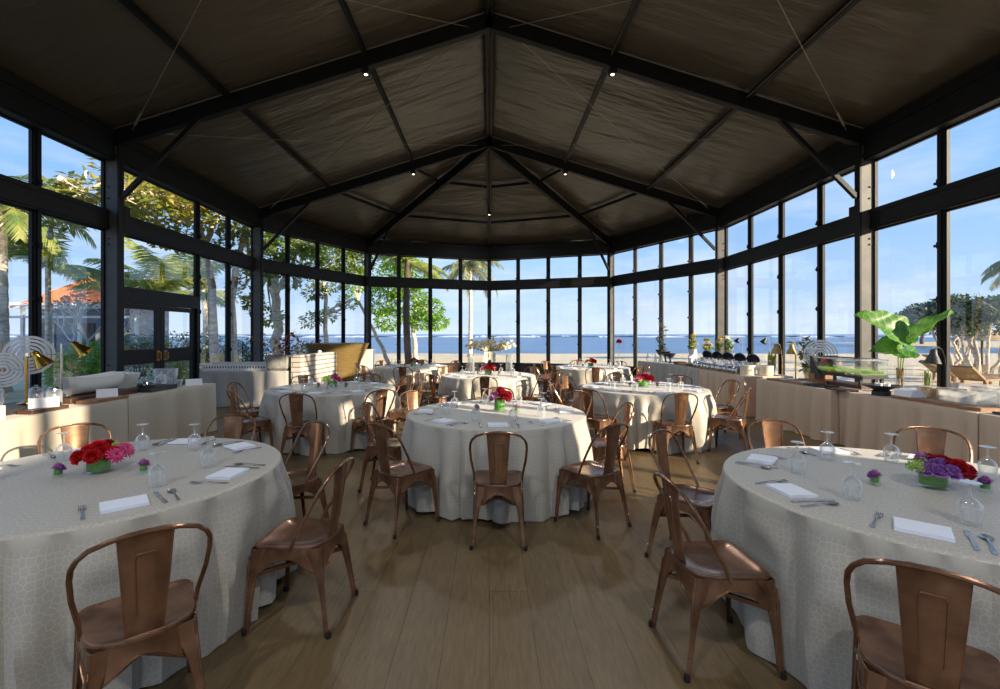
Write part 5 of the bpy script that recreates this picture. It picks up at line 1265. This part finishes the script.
def wpt(x, y, Y): return Vector(((x - 489.3) * Y / 460, Y, 1.55 - (y - H0) * Y / 460))
def leaf_cloud(mb, c, rad, n, L, rnd, drop=.2, flat=1.):
    for _ in range(n):
        d = Vector((rnd.gauss(0, 1), rnd.gauss(0, 1), rnd.gauss(0, 1))).normalized(); p = Vector(c) + Vector((d.x * rad[0], d.y * rad[1], d.z * rad[2])) * rnd.uniform(.45, 1) ** .6
        leaf_card(mb, p, Vector((d.x + rnd.gauss(0, .7), d.y + rnd.gauss(0, .7), d.z * .4 + rnd.gauss(-drop, .5))), Vector((rnd.gauss(0, .35), rnd.gauss(0, .35), 1)), L * rnd.uniform(.7, 1.25), L * .55)
def tree(label, base, trunks, clouds, leafm, L=.22, bark='trunk', seed=1, group=None, name='shade_tree', cat='tree'):
    """trunks: list of (points, r0, r1); clouds: list of (centre, (rx, ry, rz), n)"""
    base = Vector(base); t = thing(name, label, cat, base, 0, group); rnd = random.Random(seed)
    tr = MB()
    for pts, r0, r1 in trunks:
        P = [Vector(p) - base for p in pts]; n = len(P); Q = []
        for i in range(n - 1):
            for k in range(4): q = k / 4; Q.append(P[i].lerp(P[i + 1], q) + Vector((rnd.uniform(-1, 1), rnd.uniform(-1, 1), 0)) * r1 * .6)
        Q.append(P[-1]); tr.tube(Q, [r0 + (r1 - r0) * i / (len(Q) - 1) for i in range(len(Q))], 9)
    ends = [Vector(pts[-1]) - base for pts, _, _ in trunks]
    for c, r, n in clouds:
        c = Vector(c) - base; e = min(ends, key=lambda q: (q - c).length)
        if (e - c).length > .2:
            mid = e.lerp(c, .5) + Vector((rnd.uniform(-.2, .2), rnd.uniform(-.2, .2), .1)); rr = min(.06, trunks[0][2])
            tr.tube([e, mid, c], [rr, rr * .7, rr * .35], 6)
            for _ in range(3): tr.tube([c, c + Vector((rnd.uniform(-1, 1) * r[0], rnd.uniform(-1, 1) * r[1], rnd.uniform(-.6, 1) * r[2])) * .8], [rr * .35, rr * .12], 4)
    tr.build('trunk', M[bark], t)
    lf = MB()
    for c, r, n in clouds: leaf_cloud(lf, Vector(c) - base, r, int(n * 1.35), L, rnd)
    lf.build('foliage', M[leafm], t, False); return t
def frond(mb, p, az, el, L, rnd, droop=1., w=.5, st=None):
    pts = []; d = Vector((cos(az) * cos(el), sin(az) * cos(el), sin(el))); q = p.copy(); e = el; n = 12
    for i in range(n + 1):
        pts.append(q.copy()); e = el - droop * (i / n) ** 1.4; q = q + Vector((cos(az) * cos(e), sin(az) * cos(e), sin(e))) * (L / n)
    st.tube(pts, [.03 * (1 - .85 * i / n) for i in range(n + 1)], 5)
    for i in range(2, n * 3):
        f = i / (n * 3); k = min(int(f * n), n - 1); a = pts[k].lerp(pts[k + 1], f * n - k); d = (pts[k + 1] - pts[k]).normalized(); s = d.cross(Vector((0, 0, 1))).normalized()
        ll = L * .30 * sin(pi * min(1, f * .86 + .12)) ** .7 * rnd.uniform(.8, 1.1)
        for sg in (-1, 1):
            dv = s * sg * .8 + d * .75 + Vector((0, 0, -.45 + rnd.gauss(0, .1))); tip = a + dv.normalized() * ll + Vector((0, 0, -.15 * ll)); wv = d * .022 * L
            m1 = a.lerp(tip, .5) + Vector((0, 0, .05 * ll)); mb.add([a - wv * .4, a + wv * .6, m1 + wv * .7, tip, m1 - wv * .5], [(0, 1, 2, 4), (4, 2, 3)])
def palm(label, base, crown, r0=.17, r1=.11, nf=18, L=2.6, seed=1, bark='trunk', leafm='frond', droop=1.5, els=(-.3, 1.2)):
    base = Vector(base); crown = Vector(crown) - base; t = thing('coconut_palm', label, 'palm tree', base, 0, 'palm trees outside'); rnd = random.Random(seed)
    tr = MB(); n = 26; bend = Vector((rnd.uniform(-.2, .2), rnd.uniform(-.2, .2), 0))
    tr.tube([crown * (i / n) + bend * sin(pi * i / n) for i in range(n + 1)], [(r0 * 1.5 if i == 0 else r0 + (r1 - r0) * i / n) * (1.05 if i % 2 else .97) for i in range(n + 1)], 10)
    tr.build('trunk', M[bark], t); lf = MB(); st = MB()
    for k in range(nf): frond(lf, crown.copy(), k * 2.4 + rnd.uniform(-.2, .2), els[0] + (els[1] - els[0]) * ((k * 7) % nf) / nf, L * rnd.uniform(.85, 1.1), rnd, droop, st=st)
    st.build('rachis', M['stem'], t); lf.build('fronds', M[leafm], t, False); return t
def bush(label, c, rad, n, leafm, L=.12, seed=1, name='shrub'):
    rnd = random.Random(seed); t = thing(name, label, 'shrub', (c[0], c[1], GZ), 0)
    lf = MB()
    leaf_cloud(lf, (0, 0, rad[2] * .9), rad, n, L, rnd); 
    for _ in range(5): leaf_cloud(lf, (rnd.uniform(-.6, .6) * rad[0], rnd.uniform(-.5, .5) * rad[1], rad[2] * rnd.uniform(.6, 1.5)), (rad[0] * .45, rad[1] * .45, rad[2] * .5), n // 6, L, rnd)
    lf.build('foliage', M[leafm], t, False)
    st = MB()
    for k in range(7): st.tube([(rnd.uniform(-.15, .15), rnd.uniform(-.15, .15), -.05), (rnd.uniform(-.5, .5) * rad[0], rnd.uniform(-.5, .5) * rad[1], rad[2] * 1.2)], [.025, .008], 5)
    st.build('stem', M['twig'], t)
    return t
G = lambda x, Y: Vector(((x - 489.3) * Y / 460, Y, GZ - .05))
# big spreading tree by the doors
tree('large spreading tree with two pale trunks outside the glass doors', G(214, 13.5),
     [([G(216, 13.5), wpt(213, 300, 13.5), wpt(204, 245, 13.4), wpt(196, 215, 13.0)], .14, .07), ([G(233, 13.6), wpt(231, 300, 13.7), wpt(238, 262, 13.9), wpt(246, 225, 14)], .13, .06), ([wpt(204, 245, 13.4), wpt(214, 222, 13.6), wpt(226, 200, 13.8)], .09, .05), ([wpt(196, 215, 13.0), wpt(160, 195, 11.8), wpt(118, 190, 10.4)], .08, .04), ([wpt(118, 190, 10.4), wpt(98, 200, 9.9), wpt(60, 178, 9.3)], .035, .01), ([wpt(118, 195, 10.4), wpt(88, 225, 10.0), wpt(50, 238, 9.6)], .03, .008)],
     [(wpt(140, 195, 11.6), (.8, .7, .5), 420), (wpt(160, 205, 12.2), (.9, .8, .55), 460), (wpt(185, 190, 12.8), (1.0, .9, .7), 520), (wpt(205, 210, 13.4), (.9, .9, .6), 420), (wpt(235, 215, 13.8), (.9, .9, .7), 420), (wpt(240, 245, 14), (.7, .7, .6), 260), (wpt(150, 170, 12), (1.2, 1.0, .6), 420), (wpt(200, 165, 13), (1.6, 1.2, .7), 520), (wpt(128, 200, 10.9), (.5, .5, .35), 160), (wpt(86, 190, 10.0), (.55, .5, .35), 170), (wpt(70, 197, 9.7), (.3, .3, .2), 60), (wpt(65, 222, 9.8), (.4, .4, .12), 60), (wpt(176, 240, 12.6), (.7, .6, .3), 150), (wpt(246, 285, 14.2), (.5, .5, .5), 120)],
     'leaf_gold', .2, 'trunk', 3)
tree('leafy tree with a thick pale trunk left of the whitewashed counter', G(276, 18), [([G(276, 18), wpt(277, 330, 18), wpt(276, 290, 18), wpt(272, 262, 18)], .21, .13), ([wpt(276, 295, 18), wpt(292, 265, 18), wpt(300, 240, 18)], .1, .05), ([wpt(275, 290, 18), wpt(258, 260, 18), wpt(255, 240, 18)], .1, .05)],
     [(wpt(268, 228, 18), (1.1, 1, .8), 520), (wpt(290, 240, 18), (1.1, 1, .8), 520), (wpt(262, 265, 18), (.9, .8, .6), 360), (wpt(300, 262, 18), (.9, .8, .6), 360), (wpt(310, 235, 18), (.9, .8, .8), 420), (wpt(255, 305, 18), (.4, .4, .4), 120), (wpt(285, 278, 18), (.8, .7, .4), 240), (wpt(272, 318, 18), (.5, .4, .3), 100), (wpt(285, 205, 18), (1.5, 1, .7), 420)], 'leaf', .22, 'trunk', 5)
tree('leafy tree with a slim pale trunk behind the flared brass bar', G(326, 22), [([G(328, 22), wpt(325, 330, 22), wpt(327, 300, 22), wpt(322, 270, 22)], .12, .07), ([wpt(326, 315, 22), wpt(345, 308, 22), wpt(352, 300, 22)], .06, .03)],
     [(wpt(320, 245, 22), (1.1, 1, .9), 520), (wpt(338, 255, 22), (.9, .8, .8), 420), (wpt(330, 280, 22), (1.0, .9, .6), 360), (wpt(313, 292, 22), (.5, .5, .4), 140), (wpt(326, 315, 22), (.6, .5, .3), 140), (wpt(352, 262, 22), (.7, .7, .8), 300), (wpt(310, 320, 22), (.5, .4, .4), 100)], 'leaf', .22, 'trunk', 8)
tree('slim leaning tree by the corner post behind the flared brass bar', G(392, 23), [([G(391, 23), wpt(381, 345, 23), wpt(368, 320, 23), wpt(358, 300, 23)], .11, .06)],
     [(wpt(355, 280, 23), (.7, .7, .7), 300), (wpt(362, 260, 23), (.7, .7, .7), 300), (wpt(348, 302, 23), (.5, .5, .4), 140), (wpt(352, 240, 23), (.8, .7, .7), 300)], 'leaf_bright', .2, 'trunk', 9)
tree('bright green tree on the beach left of the end window', G(417, 26), [([G(417, 26), wpt(415, 345, 26), wpt(413, 325, 26), wpt(416, 300, 26)], .14, .09), ([wpt(414, 325, 26), wpt(400, 305, 26), wpt(388, 290, 26)], .08, .05)],
     [(wpt(382, 300, 26), (.9, .8, .9), 420), (wpt(392, 280, 26), (1.1, .9, 1.0), 520), (wpt(388, 320, 26), (.8, .7, .6), 300), (wpt(412, 275, 26), (1.1, .9, .9), 460), (wpt(414, 305, 26), (1.1, .9, 1.0), 520), (wpt(428, 310, 26), (.9, .8, .7), 360), (wpt(438, 322, 26), (.6, .6, .4), 180), (wpt(422, 322, 26), (.8, .7, .4), 260), (wpt(400, 262, 26), (1.2, .9, .6), 320)], 'leaf_bright', .26, 'trunk', 12)
palm('palm with a thick dark trunk in front of the bright green tree', G(409, 22), wpt(408, 262, 22), .17, .15, 18, 2.2, 3, 'trunk_dark', 'frond', 1.0, (-.2, 1.3))
palm('tall slender palm standing on the beach before the sea', G(470, 33), wpt(470, 268, 33), .17, .11, 20, 3.0, 5, 'trunk', 'frond_dull', 1.7, (-.2, 1.2))
palm('palm with upright yellow-green fronds seen above the glass doors', G(163, 19.5), wpt(165, 292, 19.5), .09, .09, 20, 3.0, 7, 'trunk', 'frond', 1.0, (.15, 1.35))
palm('palm with feathery fronds left of the orange-roofed hut', G(48, 14.5), wpt(48, 268, 14.5), .08, .07, 18, 1.8, 11, 'trunk', 'frond', 1.2, (.0, 1.3))
palm('palm with a rough pale trunk at the left edge of the picture', G(5, 13), wpt(1, 205, 13), .13, .12, 16, 2.6, 13, 'trunk', 'frond')
palm('small distant palm right of the glass doors', G(205, 30), wpt(204, 290, 30), .2, .14, 18, 2.4, 17, 'trunk', 'frond_dull', 1.4, (-.1, 1.2))
palm('palm whose fronds reach into the view at the right edge', G(1062, 21), wpt(1062, 262, 21), .18, .14, 18, 3.0, 19, 'trunk', 'frond_dull', 1.6, (-.2, 1.1))
# hut with an orange hip roof and a white trellis porch
hc = wpt(106, H0, 24); hx, hy = hc.x, 24
t = thing('beach_hut', 'grey hut with an orange tiled hip roof beyond the left windows', 'hut', (hx, hy, GZ))
mb = MB(); mb.box((0, 0, 1.45), (4.2, 3.4, 2.9)); mb.build('wall', M['grey_wall'], t, False)
mb = MB(); e = 3.1; mb.add([(-2.4, -2.1, e), (2.4, -2.1, e), (2.4, 2.1, e), (-2.4, 2.1, e), (-.2, 0, e + 1.75), (.2, 0, e + 1.75), (-2.4, -2.1, e - .1), (2.4, -2.1, e - .1), (2.4, 2.1, e - .1), (-2.4, 2.1, e - .1)], [(0, 1, 5, 4), (1, 2, 5), (2, 3, 4, 5), (3, 0, 4), (0, 6, 7, 1), (1, 7, 8, 2), (2, 8, 9, 3), (3, 9, 6, 0), (9, 8, 7, 6)]); mb.build('roof', M['roof_tile'], t, False)
mb = MB()
for x in (-2.6, -1.3, 0, 1.3, 2.6, 3.9): mb.box((x, -3.0, 1.4), (.12, .12, 2.8))
mb.box((.6, -3.0, 2.86), (6.8, .14, .16)); mb.box((.6, -3.0, 2.4), (6.8, .08, .1))
for k in range(15): mb.box((-2.7 + k * .46, -2.7, 3.0), (.07, 1.4, .1))
mb.build('trellis_porch', M['plaster'], t, False)
for x in (-1.4, .5, 1.6):
    mb = MB(); mb.box((x, -1.72, 1.3), (.8, .06, 1.7)); mb.build('window', M['slate'], t, False)
# bushes on the left
bush('low bright green bush in front of the orange-roofed hut', (-10.7, 12.2), (.8, .7, .75), 800, 'leaf_bright', .14, 2)
bush('dense dark bush seen through the left leaf of the double door', (-12.9, 17), (1.1, .9, .95), 900, 'hedge', .14, 3)
bush('bush with pale leaves seen through the right leaf of the double door', (-10.3, 15.2), (.9, .8, .9), 800, 'leaf_gold', .13, 4)
bush('yellow-green bush behind the grey side table', (-8.7, 14.0), (.8, .8, .85), 800, 'leaf_gold', .13, 5)
bush('loose green bush between the two pale trunks of the large tree', (-9.5, 16.6), (.8, .8, .8), 700, 'hedge', .13, 6)
bush('bush with peach-coloured blossoms at the left edge of the picture', (-13.0, 11.5), (1.0, .9, .85), 1000, 'bloom', .12, 7)
bush('small grey-green bush left of the bare frangipani', (-12.7, 14.2), (.5, .7, .6), 600, 'leaf_dark', .12, 8)
bush('bush behind the stone trough', (-7.4, 18.6), (.7, .7, .7), 600, 'hedge', .13, 9)
bush('dark bush at the foot of the tree with the thick pale trunk', (-9.6, 19), (1.0, .8, .8), 600, 'leaf_dark', .14, 10)
# bare pink frangipani
t = thing('frangipani_tree', 'bare branching frangipani with a few pink blooms in front of the hut', 'tree', (-11.6, 13.2, GZ))
mb = MB(); bl = MB(); rnd = random.Random(31)
def grow(p, d, L, r, dep):
    q = p + d * L; mb.tube([p, p.lerp(q, .5) + Vector((rnd.uniform(-.04, .04), rnd.uniform(-.04, .04), 0)), q], [r, r * .9, r * .75], 6)
    if dep == 0:
        for _ in range(5): leaf_card(bl, q, Vector((rnd.gauss(0, 1), rnd.gauss(0, 1), .6)), Vector((0, 0, 1)), .09, .07)
        return
    for k in range(rnd.choice((2, 3))): grow(q, (d + Vector((rnd.uniform(-.8, .8), rnd.uniform(-.8, .8), rnd.uniform(-.1, .5)))).normalized(), L * .76, r * .68, dep - 1)
grow(Vector((0, 0, -.05)), Vector((.1, 0, 1)), .85, .06, 5)
mb.build('trunk', M['plaster'], t); bl.build('blossoms', M['bloom'], t, False)
# right: beach trees, loungers, thatched sunshade, headland
def crooked(label, x, Y, seed, top, leafm='leaf_dark'):
    rnd = random.Random(seed); b = G(x, Y); tr = []; cl_ = []
    for k in range(3):
        p = [b + Vector((rnd.uniform(-.2, .2), rnd.uniform(-.2, .2), 0))]; dx = rnd.uniform(-.7, .7)
        for i in range(1, 4): p.append(b + Vector((dx * i / 3 + rnd.uniform(-.15, .15), rnd.uniform(-.4, .4) * i / 3, (top - .6) * i / 3)))
        tr.append((p, .07, .035)); 
        for _ in range(2): cl_.append((p[-1] + Vector((rnd.uniform(-.5, .5), rnd.uniform(-.4, .4), rnd.uniform(-.1, .5))), (.5, .5, .42), 190))
    return tree(label, b, tr, cl_, leafm, .17, 'trunk', seed, 'crooked beach trees on the right', 'beach_tree')
crooked('crooked beach tree just right of the right-hand mullion', 952, 18.5, 41, 2.6)
crooked('crooked beach tree with many thin trunks, middle of the right group', 972, 17.5, 42, 2.7)
crooked('crooked beach tree at the right edge of the picture', 994, 17, 43, 2.8)
crooked('small crooked beach tree behind the others on the right', 962, 22, 44, 2.6, 'leaf_far')
for k, (x, Y, s, lb) in enumerate(((908, 95, 6, 'far grey-green tree on the headland, leftmost'), (922, 80, 6.5, 'far grey-green tree on the headland, second from left'), (938, 72, 6.6, 'far grey-green tree on the headland behind the mullion'), (958, 66, 7, 'far grey-green tree on the headland behind the crooked trees'), (1022, 62, 7, 'far grey-green tree on the headland at the right edge'))):
    b = G(x, Y); zc = s * .72
    tree(lb, b, [([b, b + Vector((.3, 0, zc * .6)), b + Vector((0, 0, zc))], .3, .15)], [(b + Vector((dx * s * .32, 0, zc + dz * s * .18)), (s * .3, s * .3, s * .22), 240) for dx, dz in ((-1, -.6), (0, .2), (1, -.5), (-.5, .5), (.6, .6))], 'leaf_far', .8, 'trunk_dark', 50 + k, 'far trees on the headland', 'headland_tree')
mb = MB(); mb.grid(lambda u, v: (62 + 120 * u, 50 + 60 * v, -.5 + .9 * sin(pi * u) * sin(pi * v) + .2 * noise.noise(Vector((u * 9, v * 9, 0)))), 24, 16); tag(mb.build('sand_spit', M['sand']), 'sandy spit of land under the far trees', None, None, 'structure')
M['thatch_dark'] = mat('brown_rattan', srgb(128, 104, 74), .85, 0, srgb(150, 124, 90), 14, bump=.4)
def lounger(loc, rz, lab):
    t = thing('beach_lounger', lab, 'sun lounger', loc, rz, 'beach loungers outside on the right')
    mb = MB(); mb.box((0, 0, .32), (.6, 1.3, .06)); mb.build('seat', M['thatch_dark'], t, False)
    mb = MB(); mb.bar((0, .62, .34), (0, 1.25, .72), .6, .06); mb.build('backrest', M['thatch_dark'], t, False)
    for x in (-.26, .26):
        for y in (-.58, .55): q = MB(); q.box((x, y, .15), (.06, .06, .3)); q.build('leg', M['wood'], t, False)
for k, (x, Y, rz, lb) in enumerate(((953, 16.2, 1.9, 'tan beach lounger in front of the crooked trees'), (972, 15.0, 1.2, 'tan beach lounger near the right edge'), (985, 13.6, 1.9, 'tan beach lounger at the right edge'), (962, 20, 1.2, 'tan beach lounger behind the crooked trees'))):
    lounger(G(x, Y) + Vector((0, 0, .02)), rz, lb)
t = thing('thatched_sunshade', 'low thatched beach sunshade among the crooked trees', 'sunshade', G(982, 24))
mb = MB(); mb.lathe([(0, 2.1), (.3, 1.95), (1.2, 1.45), (1.3, 1.35), (1.2, 1.4), (0, 1.85)], 20); mb.build('thatch', M['umbrella'], t); mb = MB(); mb.tube([(0, 0, 0), (0, 0, 1.95)], .05, 8); mb.build('post', M['trunk_dark'], t)
# dusty rows of stones by the beach path
for k, (x, Y, s, lb) in enumerate(((905, 11.6, .3, 'rounded tan boulder outside, left of the right-hand mullion'), (960, 12.5, .34, 'rounded tan boulder outside in front of the loungers'))):
    mb = MB(); mb.grid(lambda u, v: (s * sin(pi * v) * cos(2 * pi * u) * (1 + .15 * noise.noise(Vector((cos(2 * pi * u) * 2, sin(2 * pi * u) * 2, v * 3 + k)))), s * sin(pi * v) * sin(2 * pi * u), -s * .62 * cos(pi * v) + s * .4), 18, 10, wrap=True); tag(mb.build('boulder', M['umbrella'], None, True, G(x, Y)), lb, 'boulder')
